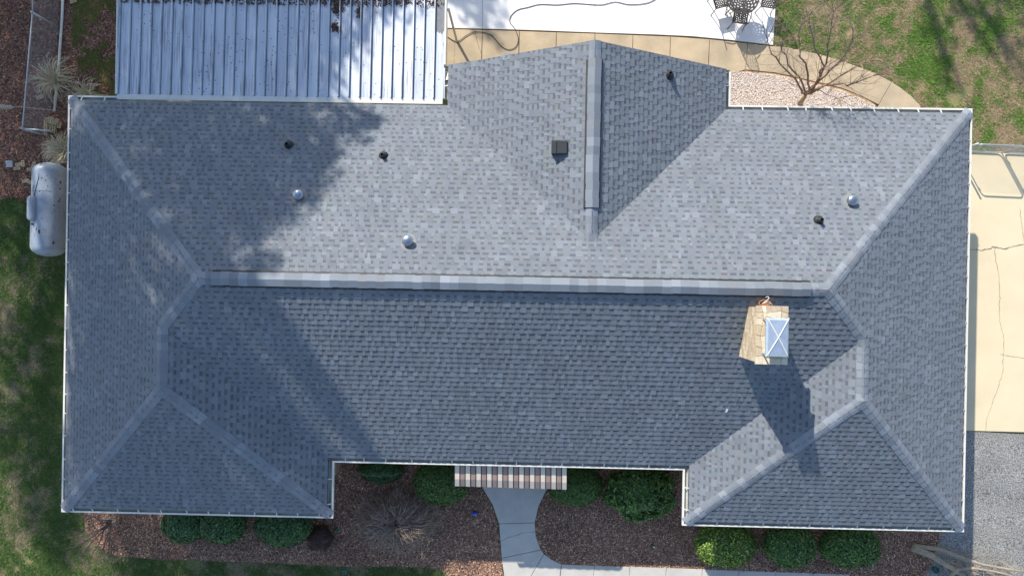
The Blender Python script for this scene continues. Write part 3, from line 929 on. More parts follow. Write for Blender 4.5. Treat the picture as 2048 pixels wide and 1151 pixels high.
# ------------------------------------------------------------------ ground cover
def chips(name, poly, dens, palette, ln, wd, label, cat, off=.0, tilt=.35, mask=None, mt='chip', k=0):
    x, y = scatter_in(poly, dens)
    if mask is not None:
        m = mask(x, y); x, y = x[m], y[m]
    n = len(x); a = RNG.uniform(0, 2 * np.pi, n); t = RNG.normal(0, tilt, n); r = RNG.normal(0, tilt, n)
    l = RNG.uniform(ln[0], ln[1], n) * .5; w = RNG.uniform(wd[0], wd[1], n) * .5
    U = np.stack([np.cos(a) * np.cos(t), np.sin(a) * np.cos(t), np.sin(t)], 1) * l[:, None]
    W = np.stack([-np.sin(a) * np.cos(r), np.cos(a) * np.cos(r), np.sin(r)], 1) * w[:, None]
    C = np.stack([x, y, gz(y) + off + RNG.uniform(0, .02, n)], 1)
    pal = np.array([p[:3] for p in palette]); pr_ = np.array([p[3] for p in palette]); pr_ = pr_ / pr_.sum()
    cc = pal[RNG.choice(len(pal), n, p=pr_)] * RNG.uniform(.75, 1.25, (n, 1)) * (0.75 + .5 * fbm(x, y, 1.2, k))[:, None]
    o = quad_cloud(name, C, U, W, cc, M[mt]); return tag(o, label, cat, kind='stuff')
MUL = [(0.274, 0.158, 0.108, 5), (0.391, 0.232, 0.155, 3), (0.149, 0.084, 0.061, 3), (0.596, 0.381, 0.256, 1.4), (0.847, 0.620, 0.446, 0.45)]
chips('mulch', mulch_w, 2300, MUL, (.025, .085), (.008, .022), 'brown shredded mulch left of the front walk', 'mulch')
chips('mulch', mulch_e, 2300, MUL, (.025, .085), (.008, .022), 'brown shredded mulch right of the front walk', 'mulch')
LIT = [(0.277, 0.127, 0.086, 4), (0.383, 0.194, 0.127, 2.5), (0.145, 0.075, 0.055, 3), (0.502, 0.308, 0.210, 0.9), (0.185, 0.142, 0.077, 1.2)]
sp2 = G((-60, -60), (250, -60), (250, 215), (150, 215), (150, 470), (128, 505), (118, 440), (96, 425), (60, 408), (30, 396), (-20, 402), (-60, 405))
chips('leaf_litter', sp2, 1500, LIT, (.03, .085), (.012, .035), 'reddish brown leaf litter round the wire fence', 'leaf litter', tilt=.4)
# moss between fence and patio cover
mo = G((150, -40), (250, -40), (250, 200), (160, 195), (140, 120))
x, y = scatter_in(mo, 9000); m = fbm(x, y, .8, 2) > .46; x, y = x[m], y[m]; n = len(x)
a = RNG.uniform(0, 6.283, n)
quad_cloud('moss', np.stack([x, y, gz(y) + .012 + 0 * x], 1), np.stack([np.cos(a) * .03, np.sin(a) * .03, RNG.uniform(.01, .035, n)], 1), np.stack([-np.sin(a) * .012, np.cos(a) * .012, 0 * a], 1),
           np.array([.20, .21, .06]) * RNG.uniform(.5, 1.4, (n, 1)), M['blade'], tri=True)
tag(bpy.data.objects['moss'], 'olive moss patches beside the metal patio cover', 'moss', kind='stuff')

def lawn(name, poly, dens, label, green, tan, bias, hh=(.03, .07), excl=()):
    x, y = scatter_in(poly, dens)
    m = np.ones(len(x), bool)
    for e in excl: m &= ~inpoly(x, y, [p[:2] for p in e])
    f = fbm(x, y, 1.5, 0); f2 = fbm(x, y, .32, 2)
    g = f * .5 + f2 * .5 + bias
    bare = fbm(x, y, 1.1, 3)
    m &= (bare + RNG.normal(0, .05, len(x))) < .70
    x, y, g = x[m], y[m], g[m]; n = len(x)
    isg = (g + RNG.normal(0, .085, n)) > .5
    a = RNG.uniform(0, 6.283, n); l = RNG.uniform(hh[0], hh[1], n); lean = RNG.uniform(.4, 1.3, n)
    lean = np.where(isg, lean, lean + .8)
    U = np.stack([np.cos(a) * l * lean, np.sin(a) * l * lean, l / np.sqrt(1 + lean ** 2) * 1.2], 1)
    w = RNG.uniform(.005, .010, n)
    W = np.stack([-np.sin(a) * w, np.cos(a) * w, 0 * a], 1)
    cg = np.array(green); ct = np.array(tan)
    cc = np.where(isg[:, None], cg[RNG.integers(0, len(cg), n)], ct[RNG.integers(0, len(ct), n)]) * RNG.uniform(.7, 1.25, (n, 1))
    return tag(quad_cloud(name, np.stack([x, y, gz(y) - .02 + 0 * x], 1), U, W, cc, M['blade'], tri=True), label, 'grass', kind='stuff')
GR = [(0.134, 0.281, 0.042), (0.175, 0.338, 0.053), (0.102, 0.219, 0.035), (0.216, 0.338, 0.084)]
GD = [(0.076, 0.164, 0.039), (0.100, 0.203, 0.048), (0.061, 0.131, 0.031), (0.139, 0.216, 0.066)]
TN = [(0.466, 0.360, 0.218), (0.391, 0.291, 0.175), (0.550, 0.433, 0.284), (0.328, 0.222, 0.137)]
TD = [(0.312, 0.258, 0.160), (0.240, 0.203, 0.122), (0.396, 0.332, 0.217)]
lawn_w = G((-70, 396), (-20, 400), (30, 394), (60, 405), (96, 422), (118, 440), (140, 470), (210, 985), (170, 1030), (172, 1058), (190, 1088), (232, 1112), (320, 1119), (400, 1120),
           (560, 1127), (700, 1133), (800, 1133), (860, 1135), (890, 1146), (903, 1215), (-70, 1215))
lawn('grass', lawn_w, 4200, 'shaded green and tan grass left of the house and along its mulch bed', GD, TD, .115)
lawn_e = G((1553, -60), (1551, 10), (1547, 92), (1575, 93), (1630, 105), (1684, 120), (1749, 143), (1799, 172), (1839, 208), (1855, 240), (1880, 306), (2110, 310), (2110, -60))
lawn('grass', lawn_e, 4200, 'patchy bright green and tan grass behind the tan walk', GR, TN, .010)

# gravel
x, y = scatter_in(gravel_poly, 4200); n = len(x)
base = np.array([[1, 0, 0], [0, 1, 0], [-1, 0, 0], [0, -1, 0], [0, 0, 1], [0, 0, -1]], float)
tri = np.array([[0, 1, 4], [1, 2, 4], [2, 3, 4], [3, 0, 4], [1, 0, 5], [2, 1, 5], [3, 2, 5], [0, 3, 5]])
sc = RNG.uniform(.008, .017, (n, 1, 1)) * RNG.uniform(.7, 1.3, (n, 6, 3)) * np.array([1, 1, .7])
a = RNG.uniform(0, 6.283, n); ca, sa = np.cos(a), np.sin(a)
V = base[None] * sc
V = np.stack([V[..., 0] * ca[:, None] - V[..., 1] * sa[:, None], V[..., 0] * sa[:, None] + V[..., 1] * ca[:, None], V[..., 2]], -1)
V += np.stack([x, y, gz(y) + RNG.uniform(0, .02, n)], 1)[:, None, :]
F = (tri[None] + 6 * np.arange(n)[:, None, None]).reshape(-1, 3)
me = fast_mesh('gravel', V.reshape(-1, 3), F)
pal = np.array([(.76, .69, .64), (.72, .63, .56), (.78, .73, .70), (.60, .45, .34), (.60, .54, .50), (.68, .55, .43)])
cc = pal[RNG.choice(6, n, p=[.32, .22, .2, .08, .08, .10])] * RNG.uniform(.85, 1.1, (n, 1))
set_tint(me, np.repeat(cc, 8, 0))
tag(link('gravel', me, M['stone']), 'white and tan pebbles under the bare tree', 'gravel', kind='stuff')

# ------------------------------------------------------------------ shrubs
def shrub(name, label, px, py, rxp, ryp, hgt, leaf, nleaf, palette, group=None, rough=.06, base_h=0.0, flat=2.0, zdrop=.55):
    """clipped evergreen: leaves over a lumpy dome, twigs inside"""
    c = ag(px, py, hgt * .5); sc = FPX / (CAMPOS[2] - c[2])
    rx_, ry_ = rxp / sc, ryp / sc
    z0 = float(gz(c[1]))
    root = empty(name, label, 'shrub', (c[0], c[1], z0), group=group)
    n = nleaf
    d = unit(RNG.normal(0, 1, (n, 3))); d[:, 2] = np.abs(d[:, 2]) * 1.0 - .25 * RNG.random(n)
    d = unit(d)
    lump = 1 + rough * (np.sin(d[:, 0] * 7 + px) + np.sin(d[:, 1] * 8 + py) + np.sin(d[:, 2] * 9 + px)) / 2
    sq = (np.abs(d[:, 0]) ** flat + np.abs(d[:, 1]) ** flat + np.abs(d[:, 2]) ** flat) ** (-1 / flat)
    r = lump * sq * RNG.uniform(.86, 1.03, n)
    pos = d * r[:, None] * np.array([rx_, ry_, hgt * zdrop]) + np.array([0, 0, hgt * (1 - zdrop)])
    nv = unit(d / np.array([rx_, ry_, hgt * zdrop]) + RNG.normal(0, .55, (n, 3)))
    t = unit(np.cross(nv, RNG.normal(0, 1, (n, 3)))); b = np.cross(nv, t)
    l = RNG.uniform(.7, 1.25, n) * leaf
    pal = np.array([p[:3] for p in palette]); pr_ = np.array([p[3] for p in palette]); pr_ /= pr_.sum()
    cc = pal[RNG.choice(len(pal), n, p=pr_)] * RNG.uniform(.55, 1.5, (n, 1))
    quad_cloud('foliage', pos, t * l[:, None] * .5, b * l[:, None] * .27, cc, M['leaf'], root)
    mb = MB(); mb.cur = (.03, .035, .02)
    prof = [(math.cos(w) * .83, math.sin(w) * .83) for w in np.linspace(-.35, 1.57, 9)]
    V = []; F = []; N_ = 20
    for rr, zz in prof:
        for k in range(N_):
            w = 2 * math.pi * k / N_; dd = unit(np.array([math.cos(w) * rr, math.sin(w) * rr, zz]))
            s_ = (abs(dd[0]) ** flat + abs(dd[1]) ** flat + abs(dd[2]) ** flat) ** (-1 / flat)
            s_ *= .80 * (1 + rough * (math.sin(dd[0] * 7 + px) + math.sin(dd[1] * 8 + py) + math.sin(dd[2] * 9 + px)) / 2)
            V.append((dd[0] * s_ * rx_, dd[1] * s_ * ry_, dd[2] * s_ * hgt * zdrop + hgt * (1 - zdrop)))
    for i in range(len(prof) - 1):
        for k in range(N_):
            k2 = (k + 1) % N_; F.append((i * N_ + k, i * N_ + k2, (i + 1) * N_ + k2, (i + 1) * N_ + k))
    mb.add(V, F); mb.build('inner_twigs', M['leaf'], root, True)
    mb = MB()
    for k in range(5):
        w = k * 1.256 + .3
        mb.tube([(0.03 * math.cos(w), .03 * math.sin(w), -.05), (.25 * rx_ * math.cos(w), .25 * ry_ * math.sin(w), hgt * .5)], [.02, .012], 5)
    mb.build('stem', M['bark'], root)
    return root
DARKG = [(0.046, 0.109, 0.038, 4), (0.067, 0.151, 0.046, 3), (0.105, 0.210, 0.063, 1.2), (0.034, 0.076, 0.034, 2)]
MIDG = [(0.066, 0.140, 0.034, 3), (0.094, 0.188, 0.041, 3), (0.160, 0.263, 0.056, 1.5), (0.041, 0.094, 0.030, 2)]
YELG = [(0.085, 0.160, 0.034, 3), (0.131, 0.225, 0.041, 3), (0.300, 0.375, 0.056, 2.2), (0.056, 0.112, 0.027, 2)]
MOSSG = [(0.053, 0.117, 0.026, 4), (0.079, 0.160, 0.034, 3), (0.133, 0.208, 0.056, 1), (0.113, 0.133, 0.056, 0.7)]
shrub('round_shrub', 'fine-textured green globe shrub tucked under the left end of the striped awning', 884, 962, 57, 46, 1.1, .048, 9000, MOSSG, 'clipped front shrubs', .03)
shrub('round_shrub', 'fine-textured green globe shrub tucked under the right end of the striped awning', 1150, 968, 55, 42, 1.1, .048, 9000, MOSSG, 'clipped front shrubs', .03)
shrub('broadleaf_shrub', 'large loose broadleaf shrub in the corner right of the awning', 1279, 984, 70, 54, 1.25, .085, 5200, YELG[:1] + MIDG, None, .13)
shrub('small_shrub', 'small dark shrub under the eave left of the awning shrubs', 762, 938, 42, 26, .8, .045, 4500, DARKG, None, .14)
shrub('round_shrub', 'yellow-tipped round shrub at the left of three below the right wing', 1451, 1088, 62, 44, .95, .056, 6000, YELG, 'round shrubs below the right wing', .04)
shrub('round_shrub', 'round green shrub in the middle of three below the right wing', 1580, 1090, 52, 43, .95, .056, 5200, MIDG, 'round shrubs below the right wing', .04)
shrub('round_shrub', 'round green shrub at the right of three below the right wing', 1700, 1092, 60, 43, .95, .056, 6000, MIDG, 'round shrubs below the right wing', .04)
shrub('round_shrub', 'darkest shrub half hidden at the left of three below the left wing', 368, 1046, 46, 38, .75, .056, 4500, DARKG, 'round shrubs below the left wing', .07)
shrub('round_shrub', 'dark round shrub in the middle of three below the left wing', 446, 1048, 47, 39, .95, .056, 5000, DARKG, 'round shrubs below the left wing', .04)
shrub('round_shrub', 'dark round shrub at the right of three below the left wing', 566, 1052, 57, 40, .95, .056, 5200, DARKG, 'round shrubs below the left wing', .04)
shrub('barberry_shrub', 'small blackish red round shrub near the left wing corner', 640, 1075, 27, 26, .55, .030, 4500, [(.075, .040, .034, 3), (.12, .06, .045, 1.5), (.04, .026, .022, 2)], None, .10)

# bare tree by the gravel
def grow(mb, p, d, length, rad, depth, spread=.5, up=.25, n=5, lim=None):
    pts = [np.array(p, float)]; d = np.array(d, float); d /= np.linalg.norm(d)
    segs = 4
    for k in range(segs):
        d = d + np.random.default_rng(random.randint(0, 10**9)).normal(0, .13, 3) + np.array([0, 0, up * .12]); d /= np.linalg.norm(d)
        pts.append(pts[-1] + d * length / segs)
    r1 = rad * .62
    mb.tube(pts, [rad + (r1 - rad) * k / segs for k in range(segs + 1)], n if rad > .012 else 3, cap=rad > .02)
    if depth <= 0: return
    for k in range(random.choice((2, 2, 3))):
        s = pts[random.choice((2, 3, 4, 4))]
        nd = d + np.array([random.gauss(0, spread), random.gauss(0, spread), random.gauss(0, spread * .6)])
        grow(mb, s, nd, length * random.uniform(.58, .82), r1 * random.uniform(.6, .85), depth - 1, spread, up, n)
# bare weeping shrub
def weeping(px, py, rxp, ryp, hgt):
    c = ag(px, py, hgt * .5); sc = FPX / (CAMPOS[2] - c[2]); z0 = float(gz(c[1]))
    root = empty('weeping_shrub', 'bare grey weeping shrub with a tangle of fine twigs on the mulch', 'shrub', (c[0], c[1], z0))
    tr = MB(); tr.tube([(0, 0, -.05), (.03, .02, .25), (-.02, .05, .45)], [.05, .04, .03], 7); tr.build('trunk', M['bark'], root)
    tw = MB(); br = MB()
    for i in range(520):
        w = random.uniform(0, 6.283); rr = math.sqrt(random.uniform(.08, 1)); 
        ex, ey = math.cos(w) * rr * rxp / sc, math.sin(w) * rr * ryp / sc
        top = hgt * random.uniform(.7, 1.05)
        pts = []; n = 9
        ph = random.uniform(0, 6)
        for k in range(n):
            t = k / (n - 1)
            h = .35 + (top - .35) * math.sin(min(1, t * 1.7) * math.pi / 2) if t < .6 else None
            if h is None: h = top - (top - .12) * ((t - .6) / .4) ** 1.5 * rr
            j = .05 * t
            pts.append((ex * t + random.gauss(0, j), ey * t + random.gauss(0, j), h))
        if i < 70: br.tube(pts, [.022 * (1 - .8 * k / n) for k in range(n)], 5)
        else: tw.tube(pts, [.013 * (1 - .5 * k / n) for k in range(n)], 3, cap=False)
        for q in range(4):
            s = pts[random.randint(3, n - 2)]; u = random.uniform(0, 6.283); l = random.uniform(.12, .3)
            p1 = (s[0] + math.cos(u) * l * .5, s[1] + math.sin(u) * l * .5, s[2] + random.uniform(-.03, .06)); p2 = (s[0] + math.cos(u + .4) * l, s[1] + math.sin(u + .4) * l, s[2] + random.uniform(-.16, .02))
            tw.tube([s, p1, p2], [.006, .005, .003], 3, cap=False)
    for i in range(260):
        w = random.uniform(0, 6.283); rr = math.sqrt(random.uniform(.02, .8)); top = hgt * random.uniform(.6, 1.0) * (1 - .35 * rr)
        p0 = np.array([math.cos(w) * rr * rxp / sc, math.sin(w) * rr * ryp / sc, top])
        u = w + random.gauss(0, 1.0)
        grow(br, p0, (math.cos(u), math.sin(u), random.uniform(-.25, .15)), random.uniform(.18, .34), random.uniform(.008, .015), 2, .9, -.2, 4)
    br.build('branch', M['twig'], root); tw.build('twigs', M['twig'], root)
weeping(795, 1040, 92, 62, .95)

def bare_tree():
    b = ag(1601, 207)
    root = empty('bare_tree', 'leafless multi-stemmed tree growing from the pebble bed', 'tree', b)
    def L(px, py, h): return at(px, py, float(b[2]) + h) - b
    tr = MB(); fork = L(1612, 187, .75)
    tr.tube([(0, 0, -.1), L(1604, 200, .35) * (1, 1, 1), fork], [.085, .07, .065], 9)
    tr.build('trunk', M['barkpale'], root, True)
    limbs = [[(1636, 165, 1.5), (1652, 128, 2.2), (1655, 95, 2.8), (1662, 60, 3.4), (1668, 25, 3.9)],
             [(1604, 182, 1.0), (1591, 158, 1.5), (1560, 128, 2.1), (1543, 108, 2.7), (1534, 78, 3.2)],
             [(1606, 170, 1.3), (1594, 150, 1.8), (1576, 130, 2.3), (1563, 103, 2.8), (1572, 62, 3.4)],
             [(1620, 180, 1.2), (1616, 150, 1.9), (1611, 126, 2.4), (1600, 105, 2.9), (1597, 68, 3.5), (1606, 38, 3.9)],
             [(1628, 176, 1.2), (1640, 150, 1.9), (1648, 134, 2.3), (1630, 100, 2.9), (1622, 60, 3.5), (1619, 30, 3.9)],
             [(1640, 160, 1.5), (1662, 138, 2.1), (1690, 110, 2.7), (1705, 80, 3.3), (1700, 45, 3.8)],
             [(1630, 182, 1.1), (1665, 163, 1.7), (1700, 140, 2.3), (1740, 120, 2.8)],
             [(1640, 180, .9), (1672, 195, 1.0), (1682, 205, 1.1)],
             [(1650, 170, 1.4), (1688, 166, 1.8), (1700, 169, 2.0), (1725, 160, 2.3), (1745, 152, 2.6)]]
    tw = MB()
    for lb in limbs:
        P = [fork] + [L(*q) for q in lb]
        m_ = MB(); n = len(P)
        PP = []
        for a, b2 in zip(P[:-1], P[1:]):
            PP.append(a); PP.append((a + b2) / 2 + np.array([random.gauss(0, .03), random.gauss(0, .03), random.gauss(0, .03)]))
        PP.append(P[-1]); k = len(PP)
        rad = .036 if len(lb) > 3 else .022
        m_.tube(PP, [rad * (1 - .72 * i / (k - 1)) for i in range(k)], 7); m_.build('limb', M['bark'], root, True)
        for i in range(3, k):
            for q in range(2 if i < k - 1 else 4):
                d = unit(PP[i] - PP[i - 1]) + np.array([random.gauss(0, .7), random.gauss(0, .7), random.gauss(.25, .4)])
                grow(tw, PP[i], d, random.uniform(.35, .75), .009, 2, .5, .6, 4)
    tw.build('twigs', M['bark'], root)
bare_tree()

# pruned bare shrub at the left front corner
def pruned():
    b = ag(205, 1036)
    root = empty('pruned_shrub', 'bare pruned shrub leaning over the grass at the left front corner', 'shrub', b)
    def L(px, py, h): return at(px, py, float(b[2]) + h) - b
    mb = MB(); mb.tube([(0, 0, -.05), L(212, 1040, .15), L(232, 1032, .3), L(233, 1043, .42), L(226, 1052, .5)], [.05, .05, .045, .04, .03], 7); mb.build('trunk', M['bark'], root, True)
    mb = MB(); tw = MB()
    for e in ((140, 1075, .9), (145, 1096, 1.0), (160, 1112, 1.0), (180, 1115, .9), (200, 1112, 1.0), (218, 1100, .9), (220, 1075, .8), (165, 1088, .8), (185, 1032, .8), (150, 1068, .7)):
        s = L(random.choice((226, 222, 215)), random.choice((1052, 1046, 1040)), .45); t = L(*e)
        m1 = s * .5 + t * .5 + np.array([random.gauss(0, .05), random.gauss(0, .05), .06])
        mb.tube([s, m1, t], [.022, .016, .010], 5)
        for q in range(7):
            u = s + (t - s) * random.uniform(.5, 1)
            grow(tw, u, (t - s) + np.array([random.gauss(0, .6), random.gauss(0, .6), random.gauss(0, .3)]), random.uniform(.10, .25), .007, 1, .6, .2, 3)
    mb.build('branch', M['barkdark'], root); tw.build('twigs', M['barkdark'], root)
pruned()

# fallen dead limbs at the right front corner
def deadfall(px, label, r):
    P = [ag(x, y, h) for x, y, h in px]; o = P[0]
    root = empty('fallen_limb', label, 'dead limb', (o[0], o[1], o[2] - r), group='dead limbs on the asphalt')
    P = [p - np.array([o[0], o[1], o[2] - r]) for p in P]
    mb = MB(); n = len(P)
    mb.tube(P, [r * (1 - .7 * i / (n - 1)) for i in range(n)], 7); mb.build('wood', M['barkpale'], root, True)
    tw = MB()
    for i in range(1, n):
        for q in range(5):
            d = unit(P[i] - P[i - 1]) + np.array([random.gauss(0, .7), random.gauss(0, .7), random.gauss(.1, .25)])
            grow(tw, P[i] * random.uniform(.9, 1) + (P[i - 1] - P[i]) * random.uniform(0, .5), d, random.uniform(.25, .6), .010, 2, .5, .1, 4)
    tw.build('twigs', M['barkpale'], root)
deadfall([(1824, 1094, .12), (1860, 1108, .14), (1895, 1130, .15), (1930, 1152, .15), (1960, 1172, .15)], 'thick grey weathered dead limb nearest the mulch', .12)
deadfall([(1826, 1090, .10), (1880, 1098, .16), (1925, 1115, .22), (1965, 1128, .25), (2010, 1136, .25), (2070, 1146, .25)], 'long tan dead limb reaching towards the right edge', .075)
deadfall([(1890, 1162, .10), (1915, 1138, .2), (1945, 1135, .25), (1990, 1142, .25), (2060, 1160, .25)], 'forked tan dead limb at the bottom right edge', .06)

# ------------------------------------------------------------------ ornamental grass
def clump(px, py, nb, rad, label, lean=(0, 0)):
    b = ag(px, py); root = empty('ornamental_grass', label, 'grass clump', b, group='dry grass clumps by the fence')
    mb = MB()
    for i in range(nb):
        w = random.uniform(0, 6.283); l = rad * random.uniform(.45, 1.05); h = random.uniform(.35, .75) * rad
        c = random.choice([(.56, .48, .31), (.64, .57, .40), (.46, .38, .24), (.70, .63, .47)])
        sx, sy = random.gauss(0, .05), random.gauss(0, .05); cur = random.gauss(0, .35)
        pts = []
        for k in range(6):
            t = k / 5; ww = w + cur * t
            pts.append(np.array([sx + math.cos(ww) * l * t + lean[0] * t, sy + math.sin(ww) * l * t + lean[1] * t, h * math.sin(t * 2.5) * 1.0 + .02]))
        V = []; F = []
        for k, p in enumerate(pts):
            tt = pts[min(k + 1, 5)] - pts[max(0, k - 1)]; s = np.array([-tt[1], tt[0], 0]); s = s / (np.linalg.norm(s) + 1e-9) * .009 * (1 - .7 * k / 5)
            V += [p - s, p + s]
        for k in range(5): F.append((2 * k, 2 * k + 1, 2 * k + 3, 2 * k + 2))
        mb.add(V, F, c)
    mb.build('blades', M['straw'], root)
clump(122, 164, 170, .85, 'largest dry grass clump sprawling over the pale pipe')
clump(178, 190, 90, .6, 'smaller dry grass clump against the corner of the gutter')
clump(144, 303, 300, .68, 'dense dry grass clump beside the brick pile', (-.16, -.06))
def plume():
    a, b = ag(-12, 212, .5), ag(112, 221, .25)
    root = empty('grass_plume', 'pale feathery plume on a long thin stalk at the left edge', 'plume', b)
    mb = MB(); mb.tube([(0, 0, 0), (a - b) * .5 + (0, .02, .05), (a - b)], [.006, .006, .005], 4); mb.build('stalk', M['rope'], root)
    n = 900; t = RNG.uniform(.72, 1.0, n); d = a - b
    pos = d[None] * t[:, None] + RNG.normal(0, .018, (n, 3)); dr = unit(RNG.normal(0, 1, (n, 3)) + d / np.linalg.norm(d) * .5) * .05
    quad_cloud('feathers', pos, dr, np.cross(dr, [0, 0, 1.0]) * .06, np.array([[.62, .56, .46]]) * RNG.uniform(.8, 1.1, (n, 1)), M['straw'], root)
plume()

# ------------------------------------------------------------------ left fence, pipe, bricks, pavers
FH = 1.12
def chain(mb, a, b, h, pitch=.062, r=.0016):
    a = np.array(a, float); b = np.array(b, float); L = np.linalg.norm(b - a); d = (b - a) / L
    k = -h
    n = int((L + h) / pitch)
    for i in range(n):
        for sgn in (1, -1):
            s0 = -h + i * pitch if sgn > 0 else i * pitch
            s1 = s0 + h if sgn > 0 else s0 - h
            z0, z1 = 0.0, h
            if sgn > 0:
                if s0 < 0: z0 = -s0; s0 = 0
                if s1 > L: z1 = h - (s1 - L); s1 = L
            else:
                if s1 < 0: z1 = h + s1; s1 = 0
                if s0 > L: z0 = s0 - L; s0 = L
            if z1 - z0 < .02: continue
            mb.tube([a + d * s0 + (0, 0, z0 + .04), a + d * s1 + (0, 0, z1 + .04)], r, 3, cap=False)
fa, fb, fc = ag(120, -40), ag(118, 55), ag(99, 274)
fr = empty('wire_fence', 'grey wire fence with pipe rail left of the patio cover', 'fence', fa)
for p in (fb, fc):
    m_ = MB(); q = p - fa; m_.tube([q + (0, 0, -.1), q + (0, 0, FH + .03)], .03, 8); m_.lathe([(.034, 0), (.034, .02), (.02, .045), (.001, .055)], q + (0, 0, FH + .03), 8); m_.build('post', M['galv_dull'], fr, True)
for a, b in ((fa, fb), (fb, fc)):
    m_ = MB(); m_.tube([a - fa + (0, 0, FH), b - fa + (0, 0, FH)], .02, 7); m_.build('top_rail', M['galv_dull'], fr, True)
    m_ = MB(); chain(m_, a - fa, b - fa, FH - .04); m_.build('wire_mesh', M['galv_dull'], fr)
m_ = MB(); e_ = ag(150, 278) - fa; m_.tube([fc - fa + (0, 0, FH - .02), e_ + (0, 0, FH - .02)], .02, 7); m_.build('end_rail', M['galv_dull'], fr, True)
pp = [ag(127.5, -45, .06), ag(124, 40, .06), ag(117, 140, .10), ag(109, 223, .04)]
m_ = MB(); m_.tube(pp, .036, 8); tag(m_.build('pipe', M['white'], None, True), 'long pale pipe lying alongside the wire fence', 'pipe')
m_ = MB(); m_.tube([ag(120, 325, .1), ag(140, 323, .12)], .03, 8); tag(m_.build('drain_pipe', M['white'], None, True), 'short pale pipe end poking out below the gutter above the tank', 'pipe')

def brick_mesh():
    """cored brick: three square holes through it"""
    L, W, H = .20, .095, .06
    bm = bmesh.new(); xs_ = [-L / 2, -.072, -.038, -.017, .017, .038, .072, L / 2]; ys_ = [-W / 2, -.02, .02, W / 2]
    vt = {}
    def vv(i, j, k):
        if (i, j, k) not in vt: vt[i, j, k] = bm.verts.new((xs_[i], ys_[j], k * H))
        return vt[i, j, k]
    hole = {(1, 1), (3, 1), (5, 1)}
    cells = {(i, j) for i in range(7) for j in range(3)} - hole
    for i, j in cells:
        bm.faces.new([vv(i, j, 1), vv(i + 1, j, 1), vv(i + 1, j + 1, 1), vv(i, j + 1, 1)])
        bm.faces.new([vv(i, j + 1, 0), vv(i + 1, j + 1, 0), vv(i + 1, j, 0), vv(i, j, 0)])
        for (di, dj, a, b) in ((0, -1, (0, 0), (1, 0)), (1, 0, (1, 0), (1, 1)), (0, 1, (1, 1), (0, 1)), (-1, 0, (0, 1), (0, 0))):
            if (i + di, j + dj) not in cells:
                bm.faces.new([vv(i + a[0], j + a[1], 0), vv(i + b[0], j + b[1], 0), vv(i + b[0], j + b[1], 1), vv(i + a[0], j + a[1], 1)])
    me = bpy.data.meshes.new('cored_brick'); bm.to_mesh(me); bm.free()
    set_tint(me, np.tile([.46, .35, .20], (len(me.polygons), 1))); me.materials.append(M['brick_tan'])
    return me
bme = brick_mesh()
pile = [(93, 241, 85, .18), (100, 240, 83, .18), (105, 242, 86, .18), (113, 243, 60, .18), (92, 257, 88, .18), (98, 257, 86, .12), (104, 258, 90, .12), (109, 255, 80, .12), (119, 250, 75, .12), (93, 265, 85, .06)]
rows = ['far', 'far', 'far', 'far', 'near', 'near', 'near', 'near', 'near', 'nearest']
words = ['leftmost brick in the far row of the brick pile', 'second brick from the left in the far row of the pile', 'third brick from the left in the far row of the pile', 'slanted brick at the right end of the far row of the pile',
         'leftmost brick in the near row of the brick pile', 'second brick from the left in the near row of the pile', 'third brick from the left in the near row of the pile', 'fourth brick from the left in the near row of the pile',
         'brick at the right of the pile half under dry grass', 'lowest single brick at the front of the brick pile']
for (px, py, an, h), wd in zip(pile, words):
    p = ag(px, py, h); o = link('brick', bme); o.location = (p[0], p[1], p[2] - .03); o.rotation_euler = (0, 0, R(an)); tag(o, 'tan cored ' + wd, 'brick', 'bricks in the pile by the fence')
lay = 0
for px, py, hh in ((95, 249, 0), (101, 249, 0), (107, 250, 0), (113, 250, 0), (95, 249, .06), (101, 249, .06), (107, 250, .06), (113, 250, .06), (95, 258, .0), (102, 258, .0), (109, 258, .0), (95, 258, .06), (102, 258, .06)):
    p = ag(px, py, 0); o = link('brick', bme); o.location = (p[0], p[1], p[2] + hh - .012); o.rotation_euler = (0, 0, R(87 + random.uniform(-3, 3))); tag(o, 'tan cored brick in the hidden lower layers of the brick pile', 'brick', 'lower bricks of the pile')
for (px, py, an), wd in zip(((39, 329, 8), (48, 327, 100), (36, 337, 10), (62, 339, 5), (69, 330, 70), (52, 362, 15), (59, 363, -35), (81, 195, 20), (148, 4, 20)),
                            ('left one of two bricks right of the square paver', 'upright brick right of the square paver', 'lowest of the three loose bricks by the square paver', 'loose brick touching the shade of the tank top',
                             'loose brick just above the tank top', 'loose brick left of the tank shoulder', 'slanted loose brick against the tank shoulder', 'loose brick by the fence above the brick pile', 'loose brick near the top edge by the pale pipe')):
    p = ag(px, py); o = link('brick', bme); o.location = (p[0], p[1], p[2] - .01); o.rotation_euler = (0, 0, R(an)); tag(o, 'tan cored ' + wd, 'brick', 'loose bricks by the tank')
for px, py, an, s, wd in ((20, 328, 4, .22, 'square grey concrete paver left of the loose bricks'), (103, 297, -3, .20, 'square grey concrete paver half under dry grass')):
    p = ag(px, py); m_ = MB(); m_.box((-s / 2, -s / 2, -.03), (s / 2, s / 2, .045), bev=.008); o = m_.build('paver', M['cblock']); o.location = tuple(p); o.rotation_euler = (0, 0, R(an)); tag(o, wd, 'paver')

